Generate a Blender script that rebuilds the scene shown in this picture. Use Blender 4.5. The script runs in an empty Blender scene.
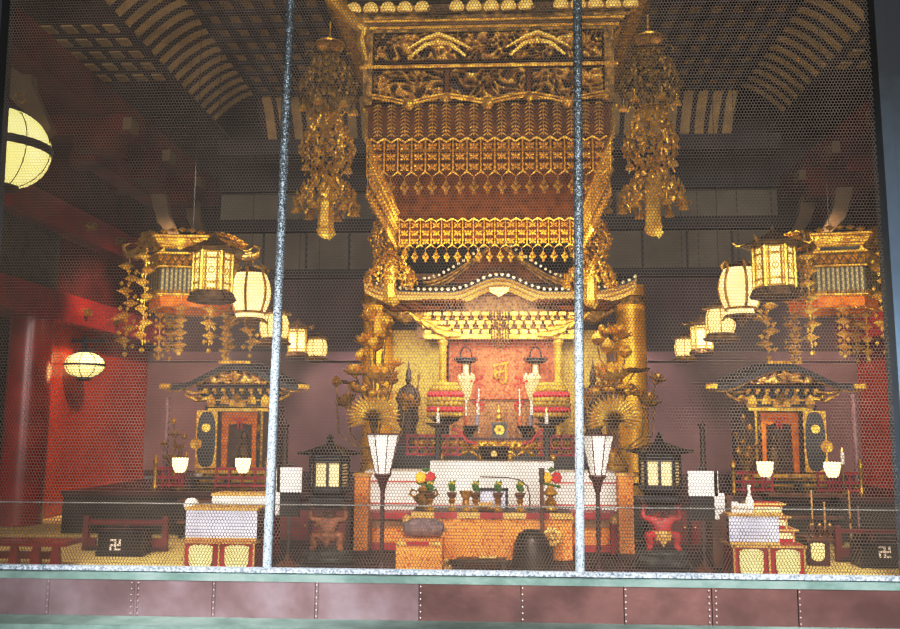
import bpy, math, random
import numpy as np
from mathutils import Vector, Matrix, noise, Euler
PI = math.pi
R = math.radians
col = bpy.context.scene.collection
random.seed(4)

# ------------------------------------------------------------------ camera
FPX = 850.0
CAM = Vector((0, 0, 1.2))
ROT = (Matrix.Rotation(R(3.03), 3, 'Z') @ Matrix.Rotation(R(90 + 7.41), 3, 'X') @ Matrix.Rotation(R(0.25), 3, 'Z'))
cd = bpy.data.cameras.new('camera')
cd.sensor_width = 36; cd.lens = FPX * 36 / 900; cd.clip_start = .1
co = bpy.data.objects.new('camera', cd); col.objects.link(co)
m4 = ROT.to_4x4(); m4.translation = CAM; co.matrix_world = m4
bpy.context.scene.camera = co

def P(px, py, Y):
    """the point of the plane y = Y seen at a pixel of the photograph"""
    d = ROT @ Vector(((px - 450) / FPX, -(py - 314.5) / FPX, -1))
    return CAM + d * (Y / d.y)
def PXX(px, py, X):
    d = ROT @ Vector(((px - 450) / FPX, -(py - 314.5) / FPX, -1))
    return CAM + d * (X / d.x)

# ------------------------------------------------------------------ materials
def C(r, g, b):
    f = lambda v: (v / 255 / 12.92) if v / 255 <= .04045 else ((v / 255 + .055) / 1.055) ** 2.4
    return (f(r), f(g), f(b), 1)
MAT = {}
def M(name, c1, c2=None, sc=8, rough=.5, metal=0., bump=0., bsc=40, emit=0., kind='noise', lo=.35, hi=.65, str3=(1, 1, 1), c3=None):
    m = bpy.data.materials.new(name); m.use_nodes = True
    nt = m.node_tree; N = nt.nodes; L = nt.links
    b = N['Principled BSDF']
    b.inputs['Roughness'].default_value = rough; b.inputs['Metallic'].default_value = metal
    c2 = c2 or c1
    tc = N.new('ShaderNodeTexCoord'); mp = N.new('ShaderNodeMapping'); mp.inputs['Scale'].default_value = str3
    L.new(tc.outputs['Object'], mp.inputs['Vector'])
    fac = None
    if kind == 'attr':
        t = N.new('ShaderNodeAttribute'); t.attribute_name = 'h'; fac = t.outputs['Fac']
    elif kind == 'voronoi':
        t = N.new('ShaderNodeTexVoronoi'); t.inputs['Scale'].default_value = sc
        L.new(mp.outputs[0], t.inputs['Vector']); fac = t.outputs['Distance']
    elif kind == 'wave':
        t = N.new('ShaderNodeTexWave'); t.inputs['Scale'].default_value = sc; t.inputs['Distortion'].default_value = 1.0
        L.new(mp.outputs[0], t.inputs['Vector']); fac = t.outputs['Fac']
    elif kind == 'brick':
        t = N.new('ShaderNodeTexBrick'); t.inputs['Scale'].default_value = sc
        t.inputs['Color1'].default_value = (1, 1, 1, 1); t.inputs['Color2'].default_value = (.7, .7, .7, 1); t.inputs['Mortar'].default_value = (0, 0, 0, 1)
        L.new(mp.outputs[0], t.inputs['Vector']); fac = t.outputs['Color']
    else:
        t = N.new('ShaderNodeTexNoise'); t.inputs['Scale'].default_value = sc; t.inputs['Detail'].default_value = 5
        L.new(mp.outputs[0], t.inputs['Vector']); fac = t.outputs['Fac']
    rp = N.new('ShaderNodeValToRGB'); rp.color_ramp.elements[0].position = lo; rp.color_ramp.elements[1].position = hi
    rp.color_ramp.elements[0].color = c2; rp.color_ramp.elements[1].color = c1
    if c3:
        e = rp.color_ramp.elements.new((lo + hi) / 2); e.color = c3
    L.new(fac, rp.inputs['Fac']); L.new(rp.outputs[0], b.inputs['Base Color'])
    if emit:
        L.new(rp.outputs[0], b.inputs['Emission Color']); b.inputs['Emission Strength'].default_value = emit
    if bump:
        n = N.new('ShaderNodeTexNoise'); n.inputs['Scale'].default_value = bsc; n.inputs['Detail'].default_value = 3
        L.new(tc.outputs['Object'], n.inputs['Vector'])
        bp = N.new('ShaderNodeBump'); bp.inputs['Strength'].default_value = bump; bp.inputs['Distance'].default_value = .02
        L.new(n.outputs['Fac'], bp.inputs['Height']); L.new(bp.outputs[0], b.inputs['Normal'])
    MAT[name] = m
    return m
M('gold', C(236, 186, 62), C(158, 106, 22), 14, .32, .6, .3, 60)
M('gold_bright', C(252, 214, 92), C(214, 158, 42), 12, .3, .5, .25, 60)
M('gold_dark', C(178, 134, 46), C(78, 52, 14), 18, .38, .55, .5, 70)
M('rail_red', C(126, 40, 40), C(98, 30, 32), 6, .45)
M('gold_column', C(250, 192, 34), C(222, 158, 18), 4, .38, .35, .15, 40)
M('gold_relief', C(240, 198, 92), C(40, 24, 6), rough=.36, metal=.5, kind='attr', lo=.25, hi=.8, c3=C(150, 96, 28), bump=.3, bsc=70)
M('gold_lattice', C(255, 210, 74), C(190, 130, 24), 30, .3, .55, .3, 70)
M('bronze', C(120, 84, 36), C(66, 42, 16), 22, .38, .55, .4, 60)
M('orange_wood', C(112, 58, 0), C(76, 34, 0), 10, .55, .0, .2, 40)
M('black', C(26, 25, 27), C(16, 15, 16), 12, .3, 0, .1, 40)
M('black_tile', C(34, 34, 38), C(14, 14, 16), 30, .4, .1, .4, 50)
M('white_dot', C(250, 236, 200), C(236, 214, 166), 10, .4)
M('cream_gold', C(250, 224, 140), C(226, 176, 74), 40, .4, .2, .4, 60, kind='noise')
M('red_lacquer', C(150, 34, 24), C(118, 24, 20), 3, .3, 0, .05, 10)
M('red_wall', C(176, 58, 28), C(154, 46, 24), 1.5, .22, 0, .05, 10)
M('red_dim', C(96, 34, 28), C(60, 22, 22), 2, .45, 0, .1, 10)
M('maroon', C(184, 30, 42), C(146, 20, 32), 6, .4)
M('maroon_dark', C(74, 24, 28), C(48, 18, 22), 3, .5)
M('wall_red_dark', C(66, 22, 24), C(50, 16, 20), 1.2, .5, 0, .05, 8)
M('wall_mauve', C(120, 82, 84), C(94, 58, 60), 1.2, .5, 0, .05, 8)
M('plaster', C(112, 102, 84), C(92, 82, 66), 2, .7, 0, .05, 20)
M('beam_dark', C(32, 20, 20), C(22, 14, 15), 3, .6)
M('ceiling_dark', C(50, 36, 36), C(36, 26, 28), 3, .7)
M('bracket_tan', C(98, 76, 44), C(78, 60, 36), 4, .7)
M('ceiling_tan', C(158, 128, 74), C(130, 104, 60), 4, .6)
M('green_dark', C(48, 56, 38), C(28, 30, 24), 6, .6, kind='noise', c3=C(60, 60, 46))
M('tatami', C(244, 214, 132), C(208, 178, 104), 60, .7, 0, .3, 120, kind='wave', str3=(1, .1, 1))
M('brocade', C(246, 160, 76), C(216, 84, 30), 24, .5, .1, .4, 60, kind='voronoi', lo=.2, hi=.5, c3=C(236, 176, 96))
M('brocade_pink', C(206, 118, 78), C(150, 66, 40), 22, .6, .1, .3, 60, kind='voronoi', lo=.15, hi=.55)
M('brocade_tan', C(180, 128, 76), C(110, 60, 34), 26, .6, .1, .3, 60, kind='voronoi', lo=.15, hi=.5)
M('white_cloth', C(244, 236, 226), C(222, 212, 202), 6, .8, 0, .2, 30)
M('white_lilac', C(226, 224, 238), C(200, 198, 216), 6, .8, 0, .2, 30)
M('trim_gold', C(232, 190, 110), C(204, 150, 70), 20, .5, .2, .2, 40)
M('yellow_panel', C(252, 236, 168), C(240, 220, 146), 10, .6)
M('yellow_wall', C(186, 152, 60), C(116, 88, 28), 26, .5, .3, .5, 50, kind='voronoi', lo=.1, hi=.5)
M('paper_lit', C(255, 236, 168), C(250, 222, 140), 5, .7, emit=1.15)
M('paper_white', C(246, 238, 226), C(236, 224, 210), 5, .7, emit=.35)
M('paper_window', C(240, 212, 150), C(226, 196, 140), 9, .7, emit=.3)
M('lattice_lit', C(255, 232, 150), C(196, 138, 40), 60, .6, emit=.9, kind='voronoi', lo=.12, hi=.35)
M('oval_lit', C(255, 246, 170), C(250, 238, 150), 3, .7, emit=.95)
M('lamp_lit', C(255, 246, 206), C(255, 236, 176), 3, .7, emit=1.6)
M('dark_wood', C(78, 54, 32), C(38, 26, 16), 16, .45, 0, .3, 40)
M('brown_wood', C(112, 66, 38), C(80, 44, 26), 14, .5, 0, .2, 40)
M('oni_tan', C(168, 102, 58), C(118, 66, 36), 18, .5, 0, .3, 40)
M('oni_red', C(196, 50, 48), C(156, 32, 36), 18, .45, 0, .2, 40)
M('rock_dark', C(66, 70, 64), C(30, 32, 30), 12, .7, 0, .6, 20)
M('iron', C(40, 40, 48), C(22, 22, 28), 20, .4, .4)
M('grey_pole', C(96, 90, 84), C(60, 56, 54), 12, .45, .2)
M('mauve_pole', C(170, 130, 130), C(140, 100, 104), 6, .4)
M('green_leaf', C(70, 120, 44), C(40, 84, 30), 14, .5)
M('yellow_flower', C(246, 190, 30), C(226, 150, 16), 20, .6)
M('red_flower', C(196, 20, 30), C(150, 12, 24), 20, .6)
M('offer_red', C(226, 60, 70), C(200, 40, 54), 30, .5)
M('offer_yellow', C(200, 164, 44), C(160, 120, 26), 30, .5)
M('red_cord', C(226, 60, 30), C(196, 40, 20), 20, .6)
M('wax', C(250, 240, 226), C(240, 226, 206), 8, .5, emit=.1)
M('cream_paper', C(236, 214, 160), C(220, 192, 130), 20, .6)
M('flame', C(255, 220, 130), C(255, 200, 90), 8, .5, emit=3)
M('blue_pale', C(176, 192, 224), C(150, 168, 206), 8, .5)
M('cushion_grey', C(134, 112, 112), C(90, 74, 80), 20, .8, 0, .4, 40)
M('bell_dark', C(82, 66, 54), C(48, 39, 34), 4, .4, .35, .1, 10)
M('galv', C(206, 216, 224), C(52, 58, 60), 46, .5, .2, .4, 90, lo=.44, hi=.6, c3=C(96, 104, 108))
M('frame_steel', C(66, 78, 86), C(46, 55, 62), 5, .4, .3, .15, 60)
M('wire', C(98, 86, 75), C(80, 70, 62), 3, .6, .1)
M('copper', C(140, 126, 132), C(114, 96, 99), 2.2, .42, .35, .25, 6, c3=C(128, 110, 114))
M('copper_brown', C(122, 92, 90), C(94, 68, 66), 2.2, .42, .35, .25, 6, c3=C(108, 80, 78))
M('patina', C(128, 150, 146), C(100, 122, 118), 4, .6, .1, .3, 20)
M('rivet', C(190, 176, 172), C(150, 138, 136), 20, .35, .5)
M('plinth_white', C(196, 208, 222), C(104, 116, 130), 70, .6, .1, .6, 60, lo=.4, hi=.6)
M('grey_cyl', C(150, 140, 150), C(110, 102, 112), 10, .5)
M('grey_rods', C(150, 132, 80), C(60, 54, 34), 7, .4, .3, kind='wave', str3=(1, 1, .02))
M('orange_lit', C(236, 134, 0), C(200, 98, 0), 10, .5)  # lantern-lit look of the canopy skirt put into the colour; also curtain orange
M('rod_dark', C(12, 10, 10), C(8, 7, 7), 10, .8)
M('thin_steel', C(150, 152, 150), C(120, 122, 120), 10, .5)
M('carpet_dark', C(58, 26, 28), C(40, 20, 22), 8, .8, 0, .3, 60)

# ------------------------------------------------------------------ mesh builder
class MB:
    def __init__(self): self.v = []; self.f = []; self.h = []; self.T = None; self.useh = False
    def add(self, vs, fs, h=None):
        o = len(self.v)
        if self.T is not None: vs = [self.T @ Vector(p) for p in vs]
        self.v.extend(tuple(p) for p in vs); self.f.extend(tuple(i + o for i in q) for q in fs)
        if h is not None: self.useh = True; self.h.extend(h)
        else: self.h.extend([.8] * len(vs))
        return self
    def box(self, c, s, rx=0, ry=0, rz=0, taper=1.):
        x, y, z = s[0] / 2, s[1] / 2, s[2] / 2
        m = Euler((rx, ry, rz)).to_matrix(); c = Vector(c)
        vs = [c + m @ Vector((i * (x * taper if k > 0 else x), j * (y * taper if k > 0 else y), k * z)) for k in (-1, 1) for j in (-1, 1) for i in (-1, 1)]
        return self.add(vs, [(0, 2, 3, 1), (4, 5, 7, 6), (0, 1, 5, 4), (2, 6, 7, 3), (0, 4, 6, 2), (1, 3, 7, 5)])
    def tube(self, pts, r, n=6, cap=True):
        pts = [Vector(p) for p in pts]; k = len(pts)
        rr = r if isinstance(r, (list, tuple)) else [r] * k
        vs = []; up = None
        for i, p in enumerate(pts):
            d = (pts[min(i + 1, k - 1)] - pts[max(i - 1, 0)])
            d = d.normalized() if d.length > 1e-9 else Vector((0, 0, 1))
            if up is None: up = Vector((1, 0, 0)) if abs(d.x) < .8 else Vector((0, 1, 0))
            a = d.cross(up).normalized(); b = d.cross(a).normalized(); up = -b if False else up
            for j in range(n):
                t = 2 * PI * j / n
                vs.append(p + (a * math.cos(t) + b * math.sin(t)) * rr[i])
        fs = [(i * n + j, i * n + (j + 1) % n, (i + 1) * n + (j + 1) % n, (i + 1) * n + j) for i in range(k - 1) for j in range(n)]
        if cap: fs += [tuple(range(n))[::-1], tuple((k - 1) * n + j for j in range(n))]
        return self.add(vs, fs)
    def lathe(self, prof, c=(0, 0, 0), n=16, sx=1., sy=1., a0=0., flute=0., nf=0):
        vs = []; k = len(prof)
        for r, z in prof:
            for j in range(n):
                t = a0 + 2 * PI * j / n
                q = r * (1 + flute * math.cos(nf * t))
                vs.append((c[0] + q * math.cos(t) * sx, c[1] + q * math.sin(t) * sy, c[2] + z))
        fs = [(i * n + j, i * n + (j + 1) % n, (i + 1) * n + (j + 1) % n, (i + 1) * n + j) for i in range(k - 1) for j in range(n)]
        fs += [tuple(range(n))[::-1], tuple((k - 1) * n + j for j in range(n))]
        return self.add(vs, fs)
    def sph(self, c, r, n=10, m=6):
        if not isinstance(r, (tuple, list)): r = (r, r, r)
        vs = [(c[0], c[1], c[2] - r[2])]
        for i in range(1, m):
            a = -PI / 2 + PI * i / m
            for j in range(n):
                t = 2 * PI * j / n
                vs.append((c[0] + r[0] * math.cos(a) * math.cos(t), c[1] + r[1] * math.cos(a) * math.sin(t), c[2] + r[2] * math.sin(a)))
        vs.append((c[0], c[1], c[2] + r[2])); e = len(vs) - 1
        fs = [(0, 1 + (j + 1) % n, 1 + j) for j in range(n)]
        fs += [(1 + i * n + j, 1 + i * n + (j + 1) % n, 1 + (i + 1) * n + (j + 1) % n, 1 + (i + 1) * n + j) for i in range(m - 2) for j in range(n)]
        fs += [(e, 1 + (m - 2) * n + j, 1 + (m - 2) * n + (j + 1) % n) for j in range(n)]
        return self.add(vs, fs)
    def octa(self, c, r, rot=None):
        c = Vector(c); m = rot if rot is not None else Matrix.Identity(3)
        vs = [c + m @ Vector(q) for q in ((r[0], 0, 0), (-r[0], 0, 0), (0, r[1], 0), (0, -r[1], 0), (0, 0, r[2]), (0, 0, -r[2]))]
        return self.add(vs, [(0, 2, 4), (2, 1, 4), (1, 3, 4), (3, 0, 4), (2, 0, 5), (1, 2, 5), (3, 1, 5), (0, 3, 5)])
    def prism(self, poly, y0, y1):
        n = len(poly)
        vs = [(x, y0, z) for x, z in poly] + [(x, y1, z) for x, z in poly]
        fs = [tuple(range(n)), tuple(range(2 * n - 1, n - 1, -1))] + [(i, i + n, (i + 1) % n + n, (i + 1) % n) for i in range(n)]
        return self.add(vs, fs)
    def sheet(self, fn, nu, nv, hf=None):
        vs = []; h = [] if hf else None
        for i in range(nu + 1):
            for j in range(nv + 1):
                vs.append(fn(i / nu, j / nv))
                if hf: h.append(hf(i / nu, j / nv))
        fs = [(i * (nv + 1) + j, (i + 1) * (nv + 1) + j, (i + 1) * (nv + 1) + j + 1, i * (nv + 1) + j + 1) for i in range(nu) for j in range(nv)]
        return self.add(vs, fs, h)
    def curl(self, c, r, sx=1, sz=1, th=.01, turns=1.1, y=0):
        pts = []
        for i in range(9):
            t = i / 8; a = t * turns * 2 * PI; q = r * (1 - .75 * t)
            pts.append((c[0] + sx * (r - q * math.cos(a)), c[1] + y, c[2] + sz * q * math.sin(a)))
        return self.tube(pts, [th * (1 - .4 * i / 8) for i in range(9)], 5)
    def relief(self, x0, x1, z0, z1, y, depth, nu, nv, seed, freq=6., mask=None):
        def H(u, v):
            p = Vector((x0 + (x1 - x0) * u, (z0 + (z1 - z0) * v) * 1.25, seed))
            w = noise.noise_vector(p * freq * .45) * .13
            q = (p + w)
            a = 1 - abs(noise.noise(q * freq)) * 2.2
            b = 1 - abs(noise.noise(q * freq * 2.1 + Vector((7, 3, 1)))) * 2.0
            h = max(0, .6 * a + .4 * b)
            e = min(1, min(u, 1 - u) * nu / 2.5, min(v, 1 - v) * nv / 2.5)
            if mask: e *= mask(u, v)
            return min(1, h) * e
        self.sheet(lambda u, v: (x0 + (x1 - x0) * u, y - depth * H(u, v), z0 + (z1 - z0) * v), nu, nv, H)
        return self
    def build(self, name, mat, parent=None, ang=38, loc=None):
        me = bpy.data.meshes.new(name); me.from_pydata(self.v, [], self.f); me.update()
        me.materials.append(MAT[mat])
        if self.useh:
            a = me.attributes.new('h', 'FLOAT', 'POINT'); a.data.foreach_set('value', self.h)
        if ang:
            me.shade_smooth(); me.set_sharp_from_angle(angle=R(ang))
        o = bpy.data.objects.new(name, me); col.objects.link(o)
        if parent: o.parent = parent
        if loc: o.location = loc
        return o

def tag(o, label=None, cat=None, group=None, kind=None):
    if label: o['label'] = label
    if cat: o['category'] = cat
    if group: o['group'] = group
    if kind: o['kind'] = kind
    return o
def thing(name, label, cat, loc=(0, 0, 0), rz=0, group=None, sc=None):
    o = bpy.data.objects.new(name, None); col.objects.link(o)
    o.empty_display_size = .1; o.location = loc; o.rotation_euler = (0, 0, rz)
    if sc: o.scale = sc if isinstance(sc, (tuple, list)) else (sc,) * 3
    return tag(o, label, cat, group)
def copy_tree(o, parent=None, loc=None, rz=None, label=None, sc=None, group=None):
    c = o.copy(); col.objects.link(c)
    if parent is not None: c.parent = parent
    if loc is not None: c.location = loc
    if rz is not None: c.rotation_euler = (0, 0, rz)
    if sc is not None: c.scale = sc if isinstance(sc, (tuple, list)) else (sc,) * 3
    if label: c['label'] = label
    if group: c['group'] = group
    for ch in list(o.children): copy_tree(ch, c)
    return c
def dup(o, parent, loc, rz=0, sc=None):
    """a copy of a part"""
    c = o.copy(); col.objects.link(c); c.parent = parent; c.location = loc; c.rotation_euler = (0, 0, rz)
    if sc: c.scale = sc if isinstance(sc, (tuple, list)) else (sc,) * 3
    for ch in list(o.children): copy_tree(ch, c)
    return c
def struct(name, mb, mat, **k):
    o = mb.build(name, mat, **k); o['kind'] = 'structure'; return o
def skin(name, pts, edges, rad, mat, parent, sub=1, root=0):
    me = bpy.data.meshes.new(name); me.from_pydata([tuple(p) for p in pts], edges, []); me.update()
    o = bpy.data.objects.new(name + '_cage', me); col.objects.link(o)
    mo = o.modifiers.new('s', 'SKIN')
    for i, r in enumerate(rad):
        sv = me.skin_vertices[0].data[i]
        sv.radius = (r, r) if not isinstance(r, tuple) else r; sv.use_root = (i == root)
    s = o.modifiers.new('d', 'SUBSURF'); s.levels = sub
    dg = bpy.context.evaluated_depsgraph_get(); dg.update()
    nm = bpy.data.meshes.new_from_object(o.evaluated_get(dg)); nm.name = name
    bpy.data.objects.remove(o)
    nm.materials.clear(); nm.materials.append(MAT[mat]); nm.shade_smooth()
    q = bpy.data.objects.new(name, nm); col.objects.link(q); q.parent = parent
    return q

def weathered_sky_sheen(name, top, bot, lo, hi, sc, contrast):  # weathered grain over a painted sky sheen, paler towards the bottom
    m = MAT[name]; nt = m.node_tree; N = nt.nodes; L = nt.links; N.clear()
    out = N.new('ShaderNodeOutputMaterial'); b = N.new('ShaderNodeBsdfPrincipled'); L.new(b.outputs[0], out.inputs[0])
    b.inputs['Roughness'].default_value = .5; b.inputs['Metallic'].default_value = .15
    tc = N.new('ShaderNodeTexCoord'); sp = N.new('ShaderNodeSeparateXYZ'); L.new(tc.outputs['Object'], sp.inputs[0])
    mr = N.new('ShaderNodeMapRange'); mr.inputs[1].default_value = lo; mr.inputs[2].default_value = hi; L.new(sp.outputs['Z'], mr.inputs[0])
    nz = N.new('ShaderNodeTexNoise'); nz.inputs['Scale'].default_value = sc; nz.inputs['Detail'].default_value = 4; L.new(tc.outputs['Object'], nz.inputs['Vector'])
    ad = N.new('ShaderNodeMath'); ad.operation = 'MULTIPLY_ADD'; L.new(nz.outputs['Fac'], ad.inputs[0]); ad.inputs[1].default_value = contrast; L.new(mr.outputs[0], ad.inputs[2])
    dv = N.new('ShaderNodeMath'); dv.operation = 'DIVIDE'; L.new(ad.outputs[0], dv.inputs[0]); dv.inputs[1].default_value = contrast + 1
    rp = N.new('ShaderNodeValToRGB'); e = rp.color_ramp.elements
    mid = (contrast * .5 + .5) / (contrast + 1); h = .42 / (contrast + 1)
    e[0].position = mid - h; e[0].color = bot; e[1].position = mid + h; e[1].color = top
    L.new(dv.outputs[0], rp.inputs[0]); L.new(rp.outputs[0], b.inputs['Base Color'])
weathered_sky_sheen('galv', C(34, 40, 40), C(190, 208, 224), -1.6, 4.4, 95, 3.2)
weathered_sky_sheen('frame_steel', C(26, 32, 37), C(104, 130, 154), 0, 4.4, 8, .12)  # sky reflection put into the frame's colour

for k_ in ('orange_wood', 'orange_lit', 'brocade', 'brocade_pink', 'red_dim'): MAT[k_].node_tree.nodes['Principled BSDF'].inputs['Specular IOR Level'].default_value = .12
# ================================================================== SETTING
YB = 13.8                     # back wall
XL, XR = -5.72, 5.72
CXC = -.06                    # centre line of the hanging canopy
# floors
struct('floor', MB().box((0, 10.4, -.056), (13.4, 7.2, .1)), 'tatami', ang=0)
struct('floor_inner', MB().box((0, 11.6, .225), (9.6, 4.4, .45)), 'black', ang=0)
mb = MB().box((0, 9.385, .43), (9.62, .03, .05)); struct('trim_1', mb, 'maroon_dark', ang=0)
MB_ = MB().box((0, 8.05, -.0035), (4.7, 2.3, .005)); ca_ = MB_.build('carpet', 'carpet_dark', ang=0); tag(ca_, 'dark maroon carpet under the altar tables', 'carpet')  # dark maroon covering added; it also stands in for shadow under the tables
# back wall in bands
mb = MB().box((0, YB + .1, 2.05), (12, .2, 3.4)); struct('wall_back', mb, 'wall_red_dark', ang=0)
mb = MB().box((0, YB - .02, 1.35), (12, .06, 1.8)); struct('wall_back_lower', mb, 'wall_mauve', ang=0)
mb = MB().box((0, YB - .06, 2.3), (12, .1, .14)); struct('trim_2', mb, 'wall_mauve', ang=0)
mb = MB().box((0, YB + .1, 5.05), (12.6, .2, 2.6)); struct('wall_back_upper', mb, 'beam_dark', ang=0)
mb = MB()
for s in (-1, 1):
    for k in range(4):
        mb.box((s * (2.05 + k * .72), YB - .02, 4.03), (.68, .06, .66))
    mb.box((s * 3.3, YB - .02, 4.82), (2.6, .06, .42))
struct('wall_back_plaster', mb, 'plaster', ang=0)
mb = MB()
for z, h in ((3.66, .12), (4.47, .2), (5.15, .2)): mb.box((0, YB - .1, z), (11.4, .22, h))
struct('trim_3', mb, 'beam_dark', ang=0)
# side walls
for side, X, s in (('left', XL, -1), ('right', XR, 1)):
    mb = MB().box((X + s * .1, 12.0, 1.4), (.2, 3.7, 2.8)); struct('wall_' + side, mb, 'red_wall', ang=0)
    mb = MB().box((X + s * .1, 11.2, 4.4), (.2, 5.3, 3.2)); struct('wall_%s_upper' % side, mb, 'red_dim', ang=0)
    mb = MB().box((X + s * .75, 9.6, 3.0), (.2, 8.6, 6.6)); struct('wall_%s_front' % side, mb, 'beam_dark', ang=0)
    mb = MB().box((X - s * .0, 11.0, 2.66), (.6, 5.6, .36)); struct('trim_beam_%s_lower' % side, mb, 'red_lacquer', ang=0)
    mb = MB().box((X - s * .06, 11.0, 3.82), (.4, 5.6, .36)); struct('trim_beam_%s_upper' % side, mb, 'red_lacquer', ang=0)
    mb = MB().box((X - s * .03, 9.9, 3.24), (.12, 1.3, .76)); struct('wall_%s_painted_panel' % side, mb, 'green_dark', ang=0)
    mb = MB().lathe([(.25, 0), (.25, 2.49)], (X + s * -.02, 10.15, 0), 24); struct('trim_pillar_' + side, mb, 'red_lacquer')
    mb = MB()
    for j in range(3):
        for k in range(2):
            mb.tube([(X - s * .2, 10.9 + .9 * j, 2.66 + 1.16 * k), (X - s * .38, 10.9 + .9 * j, 2.66 + 1.16 * k)], [.07, .05], 8)
    struct('trim_studs_' + side, mb, 'gold_dark')
    # bracket work under the ceiling
    mb = MB()
    mb.box((s * 4.75, 10.4, 5.0), (.3, 6.4, .4)); mb.box((s * 4.9, 11.4, 4.45), (.26, 3.6, .26))
    for y in (9.6, 10.8, 12.0): mb.box((s * 5.0, y, 4.72), (1.3, .26, .24)); mb.box((s * 4.7, y, 4.5), (.5, .34, .2))
    struct('trim_bracket_beams_' + side, mb, 'red_dim', ang=0)
    mb = MB()
    for y, z in ((9.58, 4.72), (10.78, 4.72), (11.98, 4.72)): mb.box((s * 4.33, y - .02, z), (.1, .22, .14))
    for (x, y, z, k) in ((4.9, 8.2, 4.55, 1.15), (4.55, 11.2, 3.95, .8), (4.5, 12.3, 4.15, .8)):
        pts = [(s * (x + .25 * k), z + .5 * k), (s * (x - .02 * k), z + .5 * k), (s * (x - .1 * k), z + .1 * k), (s * (x - .3 * k), z - .3 * k), (s * (x - .24 * k), z - .36 * k), (s * (x + .1 * k), z)]
        mb.prism(pts if s > 0 else pts, y, y + .12)
    struct('trim_bracket_arms_' + side, mb, 'bracket_tan', ang=0)
# ceiling
struct('ceiling', MB().box((0, 10.4, 6.3), (13.6, 7.2, .1)), 'ceiling_dark', ang=0)
mb = MB().box((0, 9.4, 6.14), (7.1, 5.4, .03)); struct('ceiling_coffer_panels', mb, 'ceiling_tan', ang=0)
mb = MB()
for i in range(16): mb.box((0, 12.02 - i * .36, 6.1), (7.1, .08, .05))
for i in range(29): mb.box((-3.53 + i * .252, 9.4, 6.1), (.1, 5.4, .05))
struct('ceiling_coffer_beams', mb, 'ceiling_dark', ang=0)
for nm, s in (('left', -1), ('right', 1)):
    mb = MB().sheet(lambda u, v: (s * (3.55 + .62 * u), 6.7 + 5.4 * v, 6.12 - .42 * u ** 1.6), 6, 1); struct('ceiling_cove_' + nm, mb, 'ceiling_dark')
    mb = MB()
    for i in range(21):
        y = 12.0 - i * .25
        mb.sheet(lambda u, v: (s * (3.55 + .62 * u), y - .14 * v, 6.09 - .42 * u ** 1.6), 6, 1)
    struct('ceiling_cove_ribs_' + nm, mb, 'ceiling_tan')
    mb = MB().box((s * 5.2, 9.9, 5.66), (2.1, 6.4, .04)); struct('ceiling_aisle_' + nm, mb, 'ceiling_dark', ang=0)
    mb = MB()
    for i in range(5):
        for j in range(4):
            mb.box((s * (4.32 + .24 * j), 8.9 + i * .34, 5.63), (.13, .17, .02))
    struct('ceiling_aisle_panels_' + nm, mb, 'ceiling_tan', ang=0)
mb = MB().sheet(lambda u, v: (-3.6 + 7.2 * v, 12.1 + .5 * u, 6.12 - .56 * u ** 1.5), 6, 1); struct('ceiling_cove_back', mb, 'ceiling_dark')
mb = MB()
for i in range(34):
    x = -3.5 + i * .21
    mb.sheet(lambda u, v: (x + .14 * v, 12.08 + .5 * u, 6.1 - .56 * u ** 1.5), 6, 1)
struct('ceiling_cove_ribs_back', mb, 'ceiling_tan')
mb = MB().box((0, 12.75, 5.46), (8.6, .4, .24)); struct('trim_4', mb, 'beam_dark', ang=0)

# ================================================================== WIRE SCREEN
YS = 6.8
scr = thing('wire_mesh_screen', 'tall hexagonal wire mesh screen on galvanised posts across the whole hall front', 'screen', (0, YS, 0))
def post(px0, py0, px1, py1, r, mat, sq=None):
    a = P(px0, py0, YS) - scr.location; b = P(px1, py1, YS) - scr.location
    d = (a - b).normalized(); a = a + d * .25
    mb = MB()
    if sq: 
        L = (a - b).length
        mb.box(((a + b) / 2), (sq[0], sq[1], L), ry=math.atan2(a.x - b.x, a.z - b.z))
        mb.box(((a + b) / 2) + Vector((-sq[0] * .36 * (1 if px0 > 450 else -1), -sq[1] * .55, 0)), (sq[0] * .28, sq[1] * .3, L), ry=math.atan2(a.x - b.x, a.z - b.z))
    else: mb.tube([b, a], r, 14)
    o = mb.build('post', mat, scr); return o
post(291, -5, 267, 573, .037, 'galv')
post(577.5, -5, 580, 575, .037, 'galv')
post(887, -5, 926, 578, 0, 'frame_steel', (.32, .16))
post(-12, -5, -48, 571, 0, 'frame_steel', (.4, .16))
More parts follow.
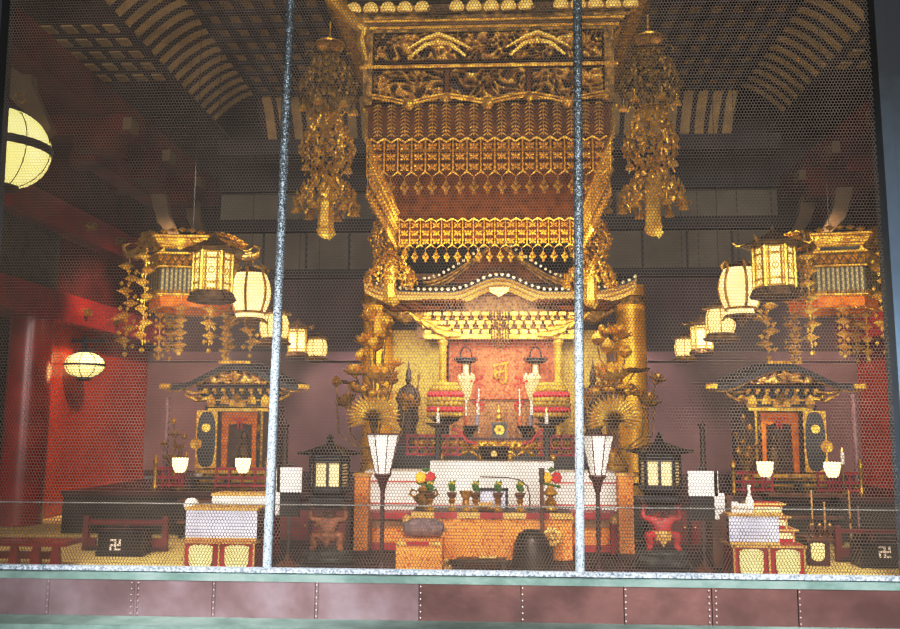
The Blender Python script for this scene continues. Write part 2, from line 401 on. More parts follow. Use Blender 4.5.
# rails
a = P(-60, 573, YS) - scr.location; b = P(930, 581, YS) - scr.location
MB().box((0, -.02, .068), (8.4, .06, .034)).build('bottom_rail', 'plinth_white', scr, ang=0)
zr = .565
MB().tube([(-4.1, .03, zr), (3.5, .03, zr)], .0055, 6).build('middle_wire', 'thin_steel', scr)
def hexmesh(xa, xb, z0, z1, y, p, q, w, name, mat='wire'):
    """xa(z), xb(z): side limits; strips of wire round every hexagon"""
    nx = int((max(xb(z0), xb(z1)) - min(xa(z0), xa(z1))) / p) + 2; nz = int((z1 - z0) / q) + 2
    x00 = min(xa(z0), xa(z1))
    I, J = np.meshgrid(np.arange(nx), np.arange(nz), indexing='ij'); I = I.ravel(); J = J.ravel()
    cx = x00 + I * p + (J % 2) * p / 2; cz = z0 + J * q
    ok = (cx > np.interp(cz, [z0, z1], [xa(z0), xa(z1)])) & (cx < np.interp(cz, [z0, z1], [xb(z0), xb(z1)])) & (cz < z1)
    cx = cx[ok]; cz = cz[ok]
    V = []
    def seg(x0, zz0, x1, zz1):
        dx = x1 - x0; dz = zz1 - zz0; L = np.hypot(dx, dz); ex = -dz / L * w / 2; ez = dx / L * w / 2
        yy = np.full_like(x0, y)
        q4 = np.stack([np.stack([x0 + ex, yy, zz0 + ez], 1), np.stack([x0 - ex, yy, zz0 - ez], 1), np.stack([x1 - ex, yy, zz1 - ez], 1), np.stack([x1 + ex, yy, zz1 + ez], 1)], 1)
        V.append(q4.reshape(-1, 3))
    seg(cx + p / 2, cz - q / 3, cx + p / 2, cz + q / 3)
    seg(cx - p / 2, cz + q / 3, cx, cz + 2 * q / 3)
    seg(cx, cz + 2 * q / 3, cx + p / 2, cz + q / 3)
    V = np.concatenate(V).astype(np.float32); n = len(V)
    me = bpy.data.meshes.new(name)
    me.vertices.add(n); me.vertices.foreach_set('co', V.ravel())
    me.loops.add(n); me.loops.foreach_set('vertex_index', np.arange(n, dtype=np.int32))
    me.polygons.add(n // 4); me.polygons.foreach_set('loop_start', np.arange(0, n, 4, dtype=np.int32))
    me.update(calc_edges=True); me.materials.append(MAT[mat])
    o = bpy.data.objects.new(name, me); col.objects.link(o); o.parent = scr
    return o
ZT = 5.1
def lin(px0, py0, px1, py1):
    a = P(px0, py0, YS); b = P(px1, py1, YS)
    return lambda z: a.x + (b.x - a.x) * (z - a.z) / (b.z - a.z)
e0 = lin(10, 0, -40, 571); e1 = lin(291, 0, 267, 573); e2 = lin(577.5, 0, 580, 575); e3 = lin(867, 0, 907, 578)
for A, B in ((e0, e1), (e1, e2), (e2, e3)):
    hexmesh(A, B, .09, ZT, .0, .0246, .0244, .0047, 'wire_mesh')
    hexmesh(A, B, .09, zr, .045, .0268, .0262, .0027, 'kick_mesh')

# copper sill under the screen
sil = thing('copper_sill', 'long copper clad sill with riveted seams and green patina ledges under the screen', 'sill', (0, 6.6, -.4))
MB().box((0, .27, .418), (9.6, .34, .05)).build('top_ledge', 'patina', sil, ang=0)
xs = [P(x, 600, 6.7).x for x in (-60, 46, 134, 212, 315, 419, 521, 624, 712, 798, 960)]
for i in range(len(xs) - 1):
    mb = MB().box(((xs[i] + xs[i + 1]) / 2, .13, .256), (xs[i + 1] - xs[i] - .006, .05, .275))
    mb.box((xs[i] + .012, .104, .256), (.02, .012, .275))
    mb.build('copper_panel', 'copper' if i < 5 else 'copper_brown', sil, ang=0)
r0 = None
for i, x in enumerate(xs[1:-1]):
    for off in ((-.022, .03) if i in (1, 7) else (.012,)):
        for k in range(6):
            if r0 is None: r0 = MB().sph((0, 0, 0), .008, 6, 4).build('rivet', 'rivet', sil, loc=(x + off, .1, .142 + k * .046))
            else: dup(r0, sil, (x + off, .1, .142 + k * .046))
MB().box((0, -.0, .095), (9.6, .42, .05)).build('lower_ledge', 'patina', sil, ang=0)
# ================================================================== HANGING CANOPY
YC0, YC1 = 7.75, 10.25
ZC = P(488, 178, YC0).z                     # lower zigzag edge of the front
can = thing('altar_canopy', 'huge rectangular gilded canopy with carved friezes and lattice valance hanging above the altar', 'canopy', (CXC, (YC0 + YC1) / 2, ZC))
hy = (YC1 - YC0) / 2
def cz(py): return P(488, py, YC0).z - ZC
W2 = 1.145
def ring(z0, z1, w, d, mat, name, parent=can):
    """four bars round the canopy"""
    mb = MB(); zc = (z0 + z1) / 2; h = z1 - z0
    for s in (-1, 1):
        mb.box((0, s * hy, zc), (2 * w + d, d, h)); mb.box((s * w, 0, zc), (d, 2 * hy, h))
    return mb.build(name, mat, parent, ang=0)
# body behind the reliefs
mb = MB()
for s in (-1, 1):
    bot = .42 if s < 0 else -.05
    mb.box((0, s * (hy - .03), (cz(20) + bot) / 2), (2 * W2, .03, cz(20) - bot))
    mb.box((s * (W2 - .02), 0, (cz(177) + cz(20)) / 2 + .2), (.03, 2 * hy, cz(20) - cz(177) - .4))
mb.build('body_panel', 'orange_wood', can, ang=0)
MB().box((0, 0, cz(36)), (2 * W2, 2 * hy, .04)).build('inner_ceiling', 'orange_wood', can, ang=0)
# cornice: stepped mouldings flaring outwards
for py0, py1, ow, mat in ((33, 30, .02, 'gold_dark'), (29.6, 27, .05, 'gold'), (26.5, 23.5, .06, 'bronze'), (23, 20.5, .1, 'gold'), (20, 18.4, .14, 'gold_dark'), (6, -1, .26, 'gold'), (-1.2, -8, .34, 'gold'), (-9, -16, .42, 'gold_dark')):
    ring(cz(py0), cz(py1), W2 + ow, .1, mat, 'cornice_moulding')
ring(cz(18.4), cz(-3), W2 + .16, .1, 'gold_dark', 'lotus_cornice')
lp = MB()
lp.lathe([(.001, -.005), (.068, -.005), (.072, .008), (.06, .014), (.054, .004), (.05, .02), (.03, .034), (.004, .036)], n=16)
lp.T = None
petal = MB()
petal.v = [(x, -z, max(y, -.035)) for x, y, z in lp.v]; petal.f = lp.f; petal.h = lp.h
pp = petal.build('lotus_arch', 'cream_gold', can, loc=(0, -hy - .14, cz(14)))
pp.location.x = -W2 - .13
for k in range(1, 17):
    if k in (5, 11): continue
    dup(pp, can, (-W2 - .13 + k * .1637, -hy - .14, cz(14)))
em = MB()
for a in range(14): em.curl((-.07 + .011 * a, -.02, (a % 3) * .03 - .05), .03, (-1) ** a, 1, .01)
em.build('cornice_emblem', 'bronze', can, loc=(-W2 - .13 + 5 * .1637, -hy - .13, cz(14)))
dup(bpy.data.objects['cornice_emblem'], can, (-W2 - .13 + 11 * .1637, -hy - .13, cz(14)))
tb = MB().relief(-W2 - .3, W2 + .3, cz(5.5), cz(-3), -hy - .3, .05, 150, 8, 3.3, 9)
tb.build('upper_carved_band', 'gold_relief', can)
# hip ridges with curled ends at the four upper corners
hr = MB()
pts = [Vector((-W2 - .02, -hy - .02, cz(60))), Vector((-W2 - .07, -hy - .07, cz(42))), Vector((-W2 - .05, -hy - .05, cz(30))), Vector((-W2 - .16, -hy - .16, cz(23))), Vector((-W2 - .3, -hy - .3, cz(13))), Vector((-W2 - .38, -hy - .38, cz(0))), Vector((-W2 - .5, -hy - .48, cz(-6)))]
hr.tube(pts, [.04, .05, .07, .06, .07, .06, .02], 8)
hr.sph(pts[-1], .05); hr.octa(pts[4] + Vector((0, 0, .06)), (.06, .06, .09))
h0 = hr.build('hip_ridge', 'gold_bright', can)
for sx, sy in ((-1, 1), (1, -1), (1, 1)): dup(h0, can, (0, 0, 0), sc=(sx, 1, 1) if sy < 0 else (-sx * -1, -1, 1))
# corner posts of the body
for sx in (-1, 1):
    for sy in (-1, 1):
        MB().box((sx * (W2 - .0), sy * (hy - .0), (cz(105) + cz(33)) / 2), (.09, .09, cz(33) - cz(105))).build('corner_post', 'gold_dark', can, ang=0)
# friezes
for sy in (-1, 1):
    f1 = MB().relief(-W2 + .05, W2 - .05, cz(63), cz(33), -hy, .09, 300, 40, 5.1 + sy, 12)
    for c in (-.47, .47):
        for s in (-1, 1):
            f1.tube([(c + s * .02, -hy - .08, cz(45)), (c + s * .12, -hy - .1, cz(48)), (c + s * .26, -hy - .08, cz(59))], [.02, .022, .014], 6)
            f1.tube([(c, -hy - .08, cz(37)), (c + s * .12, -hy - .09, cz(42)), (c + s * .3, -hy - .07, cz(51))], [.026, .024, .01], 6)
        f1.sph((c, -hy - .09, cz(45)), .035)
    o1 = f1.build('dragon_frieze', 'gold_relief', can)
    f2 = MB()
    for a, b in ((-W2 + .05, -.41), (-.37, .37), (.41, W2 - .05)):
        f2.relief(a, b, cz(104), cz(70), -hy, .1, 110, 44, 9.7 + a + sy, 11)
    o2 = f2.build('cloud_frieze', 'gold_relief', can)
    mb = MB()
    for a, b in ((-W2 + .05, -.39), (-.39, .39), (.39, W2 - .05)):
        m = (a + b) / 2
        for q in (.0, .03):
            mb.tube([(a, -hy - .1, cz(100) + q), ((a + m) / 2, -hy - .12, cz(104) + q), (m, -hy - .13, cz(109) + q), ((b + m) / 2, -hy - .12, cz(104) + q), (b, -hy - .1, cz(100) + q)], .013, 6)
        mb.sph((m, -hy - .12, cz(108)), .06, 8, 6); mb.sph((b, -hy - .11, cz(102)), .045, 8, 6)
    o3 = mb.build('swag_rail', 'gold', can)
    if sy > 0:
        for o in (o1, o2, o3): o.rotation_euler = (0, 0, PI)
ring(cz(69), cz(65.5), W2 + .03, .1, 'gold', 'gold_rail')
# strings of gilt leaves
NS = 17; PITCH = (2 * W2 - .08) / NS
def leaf_string(mb, x, y, z0, z1, n, w):
    for k in range(n):
        z = z0 + (z1 - z0) * (k + .5) / n; h = (z1 - z0) / n
        for s in (-1, 1):
            mb.octa((x + s * w * .55, y, z + h * .1), (w * .75, .014, h * .24), Matrix.Rotation(s * .7, 3, 'Y'))
        mb.octa((x, y - .012, z), (w * .22, .02, h * .5))
ls = MB(); leaf_string(ls, 0, 0, cz(138), cz(105), 9, .042)
ls = ls.build('leaf_string', 'gold_bright', can, ang=0, loc=(-W2 + .04 + PITCH / 2, -hy - .05, 0))
def cell(mb, w, z0, z1):
    h = z1 - z0; r = .0085
    P0 = [(-w / 2, 0, z0 + w * .42), (0, 0, z0), (w / 2, 0, z0 + w * .42)]
    mb.tube(P0, .012, 5)
    mb.tube([(-w / 2, 0, z1), (-w / 2, 0, z0 + w * .4)], r, 5)
    mb.tube([(-w / 2, 0, z1), (0, 0, z1 - w * .3), (w / 2, 0, z1)], r * 1.3, 5)
    for k, zz in enumerate((.17, .44, .7)):
        zc = z0 + h * zz + .02
        mb.octa((0, -.02, zc + h * .02), (w * .13, .022, h * .1))
        for s in (-1, 1):
            mb.octa((s * w * .2, -.012, zc + h * .06), (w * .2, .016, h * .045), Matrix.Rotation(s * -.7, 3, 'Y'))
            mb.octa((s * w * .2, -.012, zc - h * .03), (w * .18, .016, h * .04), Matrix.Rotation(s * .6, 3, 'Y'))
vc = MB(); cell(vc, PITCH, 0, cz(139))
vc = vc.build('valance_cell', 'gold_lattice', can, ang=0, loc=(-W2 + .04 + PITCH / 2, -hy - .05, 0))
dp = MB()
dp.tube([(0, 0, .0), (0, 0, -.05)], .003, 4)
dp.octa((0, 0, -.06), (.024, .014, .028)); dp.octa((0, 0, -.115), (.04, .018, .018)); dp.octa((-.026, 0, -.095), (.02, .012, .024)); dp.octa((.026, 0, -.095), (.02, .012, .024))
dp.sph((0, 0, -.155), .017, 8, 6); dp.sph((0, 0, -.128), .02, 8, 6)
dp = dp.build('drop_pendant', 'gold', can, loc=(-W2 + .04 + PITCH / 2, -hy - .05, 0))
for k in range(1, NS):
    x = -W2 + .04 + PITCH * (k + .5)
    for o in (ls, vc, dp): dup(o, can, (x, -hy - .05, 0))
for k in range(NS):                          # rear valance, seen from inside
    x = -W2 + .04 + PITCH * (k + .5)
    o = dup(vc, can, (x, hy - .1, -.17)); d = dup(dp, can, (x, hy - .1, -.17))
    o.data = o.data if k else o.data
NSD = 17; PD = 2 * hy / NSD
for s in (-1, 1):
    for k in range(NSD):
        y = -hy + PD * (k + .5)
        dup(vc, can, (s * (W2 + .0), y, 0), R(90)); dup(dp, can, (s * (W2 + .0), y, 0), R(90))
        dup(ls, can, (s * (W2 + .03), y, 0), R(90))
# hanging rods to the ceiling
for sx in (-1, 1):
    for sy in (-1, 1):
        MB().tube([(sx * .9, sy * 1.0, cz(36)), (sx * .9, sy * 1.0, 6.2 - ZC)], .02, 6).build('hanging_rod', 'iron', can)

# ---- tassels hung at the four corners
def tassel_parts(root):
    rnd = random.Random(9)
    d = MB().lathe([(.01, .06), (.03, .03), (.13, -.02), (.125, -.035), (.02, -.015)], n=18)
    d.tube([(0, 0, .2), (0, 0, -.06)], .009, 6); d.build('dish', 'gold', root)
    def tier(z0, z1, prof, nring, n, seed, mat):
        mb = MB(); rr = random.Random(seed)
        H = z0 - z1
        for i in range(n):
            t = (i + .5) / n; z = z0 - H * t
            r = np.interp(t, [p[0] for p in prof], [p[1] for p in prof])
            m = max(9, int(r * 104))
            for j in range(m):
                a = 2 * PI * (j + .5 * (i % 2)) / m + rr.uniform(-.15, .15)
                q = r * rr.uniform(.86, 1.06)
                M3 = Matrix.Rotation(a, 3, 'Z') @ Matrix.Rotation(rr.uniform(-.5, .5), 3, 'X')
                if (i + j) % 3 == 0: mb.octa((q * math.cos(a), q * math.sin(a), z), (.016, .034, .022), M3)
                elif (i + j) % 3 == 1: mb.octa((q * math.cos(a), q * math.sin(a), z), (.014, .018, .045), M3)
                else: mb.sph((q * math.cos(a), q * math.sin(a), z), .014, 6, 4)
        for j in range(8):                     # curled crown
            a = 2 * PI * j / 8 + .2
            pts = []
            r0 = prof[0][1] * .5
            for k in range(8):
                u = k / 7; rr_ = r0 + (prof[1][1] * 1.12 - r0) * u
                zz = z0 + .03 - .09 * u + (.07 * math.sin(max(0, u - .55) * 6))
                pts.append((rr_ * math.cos(a), rr_ * math.sin(a), zz))
            mb.tube(pts, [.012 - .006 * k / 7 for k in range(8)], 5)
        return mb.build('filigree_tier', mat, root, ang=0)
    b = MB().lathe([(.004, .03), (.02, .028), (.034, .012), (.037, -.01), (.044, -.022), (.03, -.024), (.008, -.018)], n=12)
    b.tube([(0, 0, .09), (0, 0, .02)], .005, 5)
    bell = None
    for z0, z1, prof, n, mat, br in ((-.12, -.64, ((0, .05), (.3, .19), (.7, .26), (.9, .22), (1, .1)), 15, 'gold_dark', .22), (-.69, -1.2, ((0, .06), (.3, .17), (.7, .235), (.9, .2), (1, .07)), 15, 'gold', .18), (-1.26, -1.6, ((0, .07), (.25, .17), (.6, .25), (1, .29)), 11, 'gold', .25)):
        t = tier(z0, z1, prof, 0, n, int(-z0 * 100), mat)
        for k in range(6):
            a = 2 * PI * k / 6 + .3
            loc = (br * math.cos(a), br * math.sin(a), z1 - .02)
            if bell is None: bell = b.build('bell', 'gold', t, loc=loc)
            else: dup(bell, t, loc)
    c = MB().lathe([(.03, -1.3), (.075, -1.44), (.065, -1.48), (.07, -1.76), (.082, -1.79), (.06, -1.84), (.01, -1.87)], n=6)
    c.octa((.04, -.02, -1.83), (.06, .05, .06)); c.build('tube_drop', 'gold_bright', root, ang=30)
tz = P(332, 42, YC0 - .3).z
fx = W2 + .32
SC = 1.0
t1 = thing('canopy_tassel', 'tiered gilded tassel with bells hanging from the front canopy corner beside the left pipe', 'tassel', (CXC - fx, YC0 - .3, tz), group='canopy corner tassels', sc=(1.06, 1.06, SC))
tassel_parts(t1)
copy_tree(t1, loc=(CXC + fx, YC0 - .3, tz), rz=.5, label='tiered gilded tassel with bells hanging from the front canopy corner right of the pipes')
copy_tree(t1, loc=(CXC - W2 - .1, YC1 + .2, P(384, 150, YC1 - .1).z), rz=.3, label='gilded tassel at the rear canopy corner, above the left eave end of the altar roof', sc=(1.16, 1.16, 1.02))
copy_tree(t1, loc=(CXC + W2 + .1, YC1 + .2, P(604, 150, YC1 - .1).z), rz=.9, label='gilded tassel at the rear canopy corner, above the right eave end of the altar roof', sc=(1.16, 1.16, 1.02))

# ================================================================== ALTAR SHRINE (roofed)
YE = 10.75
kud = thing('altar_shrine', 'gilded altar shrine with black curved roof edged by white dots and an orange curtain', 'shrine', (.0, 11.4, .45))
def K(px, py, Y):
    p = P(px, py, Y); return Vector((p.x, p.y - 11.4, p.z - .45))
ky = YE - 11.4
xc = P(499, 290, YE).x
hw = 1.74
ze0 = P(440, 299, YE).z - .45
def eave(x):
    u = abs(x) / hw
    return ze0 + .19 * (.5 + .5 * math.cos(PI * min(1, abs(x) / .62))) + .17 * u ** 7
def roofpt(u, v):
    x = (2 * u - 1) * hw; z = eave(x); t = v
    return (xc + x * (1 - .3 * t), ky + 1.5 * t, z * (1 - t) + (ze0 + .2) * t + .09 + .42 * t ** 1.3 + .04)
MB().sheet(roofpt, 80, 10).build('roof', 'black_tile', kud)
for dz, th, dy, mat in ((.075, .03, -.02, 'blue_pale'), (.045, .055, -.05, 'cream_gold'), (.0, .055, -.03, 'cream_gold'), (-.04, .04, .03, 'gold_bright')):
    MB().sheet(lambda u, v: (xc + (2 * u - 1) * hw, ky + dy + (0 if v < .3 or v > .9 else .0) + (.12 if v > .66 else 0), eave((2 * u - 1) * hw) + dz + th * (.5 if v < .4 else -.5) * (0 if v > .66 and False else 1)), 80, 3).build('eave_band', mat, kud)
mb = MB().sph((0, 0, 0), .022, 8, 6)
te = mb.build('tile_end', 'white_dot', kud, loc=(xc - hw + .02, ky - .04, eave(hw - .02) + .12))
N = 46
for k in range(1, N):
    x = -hw + .02 + (2 * hw - .04) * k / (N - 1)
    dup(te, kud, (xc + x, ky - .04, eave(x) + .12))
# gable
gy = ky + .35
ga, gl = K(497, 238, 11.05), K(423, 284, 11.05)
dx, dz = ga.x - gl.x, ga.z - gl.z
def gcurve(t): return dz * (1 - t) ** 1.35 + .02 * 0
for s in (-1, 1):
    mb = MB().sheet(lambda u, v: (ga.x + s * (dx * u), gy - (.03 if .2 < v < .8 else 0), gl.z + gcurve(u) - (.05 + .11 * u) * v + .05 * u ** 6), 24, 5)
    mb.sheet(lambda u, v: (ga.x + s * (dx * u), gy + .12 * v, gl.z + gcurve(u) + .05 * u ** 6), 24, 2)
    mb.build('bargeboard', 'gold_dark', kud)
    for k in range(15):
        u = (k + .5) / 15
        dup(te, kud, (ga.x + s * (dx * u + .02), gy - .02, gl.z + gcurve(u) + .05 * u ** 6 + .035))
mb = MB().sheet(lambda u, v: (ga.x + s2(u) * dx * .75, gy + .12, gl.z - .12 + (gcurve(abs(2 * u - 1) * .75) + .1) * v), 20, 6) if False else MB().prism([(ga.x - dx * .8, gl.z - .14), (ga.x + dx * .8, gl.z - .14), (ga.x + dx * .5, gl.z + gcurve(.5) - .05), (ga.x, gl.z + dz - .05), (ga.x - dx * .5, gl.z + gcurve(.5) - .05)], gy + .1, gy + .14)
mb.build('pediment', 'orange_wood', kud, ang=0)
mb = MB()
for s in (-1, 1):
    mb.curl((ga.x + s * .1, gy + .06, gl.z + .13), .07, s, 1, .018); mb.curl((ga.x + s * .02, gy + .06, gl.z + .2), .05, s, 1, .016)
    mb.tube([(ga.x + s * .38, gy + .04, gl.z + .02), (ga.x + s * .4, gy + .04, gl.z - .1)], [.03, .02], 6)
mb.lathe([(.0, .12), (.16, .1), (.2, 0), (.12, -.02)], (ga.x, gy + .08, gl.z + .0), 16, 1, .3)
mb.build('gable_carving', 'bronze', kud)
a, b = K(483, 280, 11.0), K(515, 280, 11.0)
MB().box(((a.x + b.x) / 2, gy - .06, a.z), (b.x - a.x, .03, .055)).build('blue_band', 'blue_pale', kud, ang=0)
for s in (-1, 1):
    MB().prism([(ga.x + s * 1.16, gl.z - .1), (ga.x + s * .78, gl.z - .1), (ga.x + s * .76, gl.z + .2), (ga.x + s * 1.2, gl.z + .2)], gy + .3, gy + .34).build('side_gable_panel', 'bronze', kud, ang=0)
# gegyo pendant under the centre of the eave
mb = MB().prism([(xc - .13, eave(0) - .05), (xc + .13, eave(0) - .05), (xc + .11, eave(0) - .11), (xc + .05, eave(0) - .14), (xc, eave(0) - .17), (xc - .05, eave(0) - .14), (xc - .11, eave(0) - .11)], ky - .06, ky - .03)
for k in (-1, 0, 1): mb.sph((xc + k * .06, ky - .065, eave(0) - .09), .016)
mb.build('eave_pendant', 'cream_gold', kud)
# orange soffit rows and bracket frieze
yf = 10.98
zs0 = K(500, 338, yf).z; zs1 = ze0 - .02
fx0, fx1 = K(424, 320, yf).x, K(576, 320, yf).x
MB().box(((fx0 + fx1) / 2, yf - 11.4 + .12, (zs0 + zs1) / 2 + .05), (fx1 - fx0 + .2, .1, zs1 - zs0 + .1)).build('frieze_board', 'bronze', kud, ang=0)
mb = MB()
nb = 16
for r_ in range(3):
    z = zs0 + .08 + r_ * .11
    for k in range(nb + r_ % 2):
        x = fx0 + (fx1 - fx0) * (k + .5 * ((r_ + 1) % 2)) / nb
        mb.box((x, yf - 11.4 - .02 * r_, z), (.085, .14 + .05 * r_, .045)); mb.box((x, yf - 11.4 + .02, z - .04), (.045, .1, .05))
mb.build('bracket_set', 'gold_lattice', kud, ang=0)
mb = MB()
for k in range(26):
    x = fx0 + .02 + (fx1 - fx0 - .04) * k / 25
    if abs(x - xc) > .45: mb.box((x, yf - 11.4 - .14, zs1 - .03), (.035, .3, .05), rx=-.15)
mb.build('rafter_row', 'orange_wood', kud, ang=0)
MB().box(((fx0 + fx1) / 2, yf - 11.4 + .02, zs0 + .015), (fx1 - fx0, .14, .05)).build('lintel', 'gold', kud, ang=0)
# corner brackets: orange tongues and carved noses
for s in (-1, 1):
    mb = MB()
    for k in range(5):
        x0 = xc + s * (.62 + .13 * k); z = zs0 + .04 + .075 * k
        mb.tube([(x0 - s * .12, yf - 11.45, z), (x0 + s * .06, yf - 11.5, z + .0), (x0 + s * .2, yf - 11.56, z + .05), (x0 + s * .27, yf - 11.6, z + .12)], [.04, .05, .04, .012], 6)
    mb.build('corner_bracket', 'gold', kud)
    mb = MB()
    for k in range(4): mb.tube([(xc + s * (.7 + .14 * k), yf - 11.5, zs1 - .07 - .05 * (k % 2)), (xc + s * (.95 + .14 * k), yf - 11.62, zs1 - .1), (xc + s * (1.12 + .14 * k), yf - 11.66, zs1 - .02)], [.03, .045, .01], 6)
    mb.build('flame_bracket', 'orange_wood', kud)
    q = MB(); q.tube([(xc + s * .9, yf - 11.5, zs1 - .12), (xc + s * 1.2, yf - 11.5, zs1 - .19), (xc + s * 1.5, yf - 11.55, zs1 - .08)], [.05, .11, .04], 8)
    q.build('eave_arm', 'gold_dark', kud)
# little columns, curtain, yellow side panels
zb = K(497, 446, 10.35).z
for px in (443, 558):
    p = K(px, 338, 11.05)
    mb = MB().lathe([(.06, zb), (.075, zb + .05), (.05, zb + .08), (.05, p.z - .1), (.075, p.z - .06), (.06, p.z)], (p.x, p.y, 0), 14)
    for z in (.3, .55, .8): mb.lathe([(.05, -.02), (.065, 0), (.05, .02)], (p.x, p.y, zb + z), 14)
    mb.build('column', 'gold_bright', kud)
c0, c1 = K(449, 338, 11.35), K(556, 338, 11.35)
def cur(u, v): return (c0.x + (c1.x - c0.x) * u, c0.y - .0 + .012 * math.sin(u * 60), zb + (c0.z - zb) * v)
MB().sheet(lambda u, v: cur(u, .42 + .6 * v), 60, 6).build('curtain', 'brocade_pink', kud)
MB().sheet(lambda u, v: (cur(u, .43 * v)[0], cur(u, v)[1] + .05, cur(u, .43 * v)[2]), 60, 6).build('lower_curtain', 'brocade_tan', kud)
e = MB(); ec = K(501, 374, 11.33)
def stroke(pts, r): e.tube([(ec.x + a * .012, ec.y - .012, ec.z - b * .012) for a, b in pts], r, 5)
stroke([(-8, -9), (0, -11), (8, -13)], .016); stroke([(-6, -5), (-7, 2), (-4, 6), (2, 3)], .02); stroke([(-7, -1), (0, -2), (5, -4)], .014); stroke([(5, -12), (6, 0), (5, 10)], .02); stroke([(-1, 8), (2, 10), (6, 9)], .012); stroke([(-2, -8), (0, -4), (-2, 2)], .012)
e.build('gold_character', 'gold_bright', kud)
for pxa, pxb in ((392, 443), (558, 606)):
    a, b = K(pxa, 330, 11.5), K(pxb, 330, 11.5)
    MB().box(((a.x + b.x) / 2, a.y + .02, (a.z + zb) / 2), (b.x - a.x, .04, a.z - zb)).build('side_panel', 'yellow_wall', kud, ang=0)
# shumidan
plat = thing('altar_dais', 'black lacquered dais with gilded lotus band and red railings under the altar shrine', 'dais', (.0, 11.4, .45))
z = K(497, 446, 10.35).z
MB().box((0.03, .05, z / 2 - .0), (2.7, 2.1, z)).build('base', 'black', plat, ang=0)
lb = MB()
for r_ in range(2):
    for k in range(34):
        x = -1.0 + k * .0606 + .03 * r_
        lb.octa((x + .03, ky - .37 - .02 * r_, z + .03 - .055 * r_), (.04, .03, .05))
    for k in range(18):
        lb.octa((-.95 + k * .115, ky - .39, z + .01 - .1 * r_), (.065, .02, .03), Matrix.Rotation((-1) ** k * .5, 3, 'Y'))
lb.build('lotus_band', 'gold', plat)
MB().box((.03, ky - .3, z + .085), (2.1, .16, .03)).build('top_rail', 'maroon_dark', plat, ang=0)
for s in (-1, 1):
    mb = MB(); cx0 = .05
    yr = ky - .46
    xo, xi = cx0 + s * 1.12, cx0 + s * .45
    for zz in (z + .12, z - .02, z - .1):
        mb.box(((xo + xi) / 2, yr, zz), (abs(xo - xi), .03, .025))
    mb.tube([(xi, yr, z + .12), (xi - s * .06, yr, z + .05), (xi - s * .14, yr, z + .0)], .016, 6) if False else mb.tube([(xi + s * .12, yr, z + .2), (xi + s * .02, yr, z + .17), (xi - s * .06, yr, z + .06), (xi - s * .18, yr, z + .02)], .018, 6)
    for k in range(6): mb.box((xi + s * (.05 + .12 * k), yr, z + .02), (.02, .03, .24))
    mb.build('red_railing', 'maroon', plat, ang=0)
ZS = .45 + z + .002
for px in (441, 553, 481, 510):
    p = K(px, 458, 10.15); MB().sph((p.x, p.y, p.z), .045, 10, 8).build('gold_knob', 'gold', plat)
# long brown chain ornament hanging in the middle of the lintel
p = P(500, 313, 10.7)
ch = thing('hanging_chain_ornament', 'brown gilt cluster of chains hanging before the middle of the orange curtain', 'ornament', (p.x, p.y, p.z))
for k in range(7):
    mb = MB()
    L = .48 - .1 * abs(k - 3) / 3
    for j in range(11): mb.octa((-.105 + k * .035, .02 * (k % 2), -L * j / 10), (.017, .012, .03)); 
    mb.tube([(-.105 + k * .035, .02 * (k % 2), .02), (-.105 + k * .035, .02 * (k % 2), -L)], .005, 4)
    mb.build('chain', 'bronze', ch, ang=0)
# tall gilded columns either side
for px, lab in ((376, 'tall round gilded column behind the lotus flowers at the left end of the altar'), (634, 'tall round gilded column behind the lotus flowers at the right end of the altar')):
    p = P(px, 460, 11.45)
    t = thing('gilded_column', lab, 'column', (p.x, 11.45, .45), group='gilded columns')
    MB().lathe([(.2, 0), (.2, 1.6), (.195, 2.62)], n=28).build('shaft', 'gold_column', t)
    MB().lathe([(.2, -.0), (.27, .02), (.27, .1), (.21, .16)], n=28).build('base_ring', 'gold', t)
    MB().lathe([(.205, 2.35), (.225, 2.37), (.225, 2.45), (.205, 2.47)], n=28).build('collar', 'gold_dark', t)
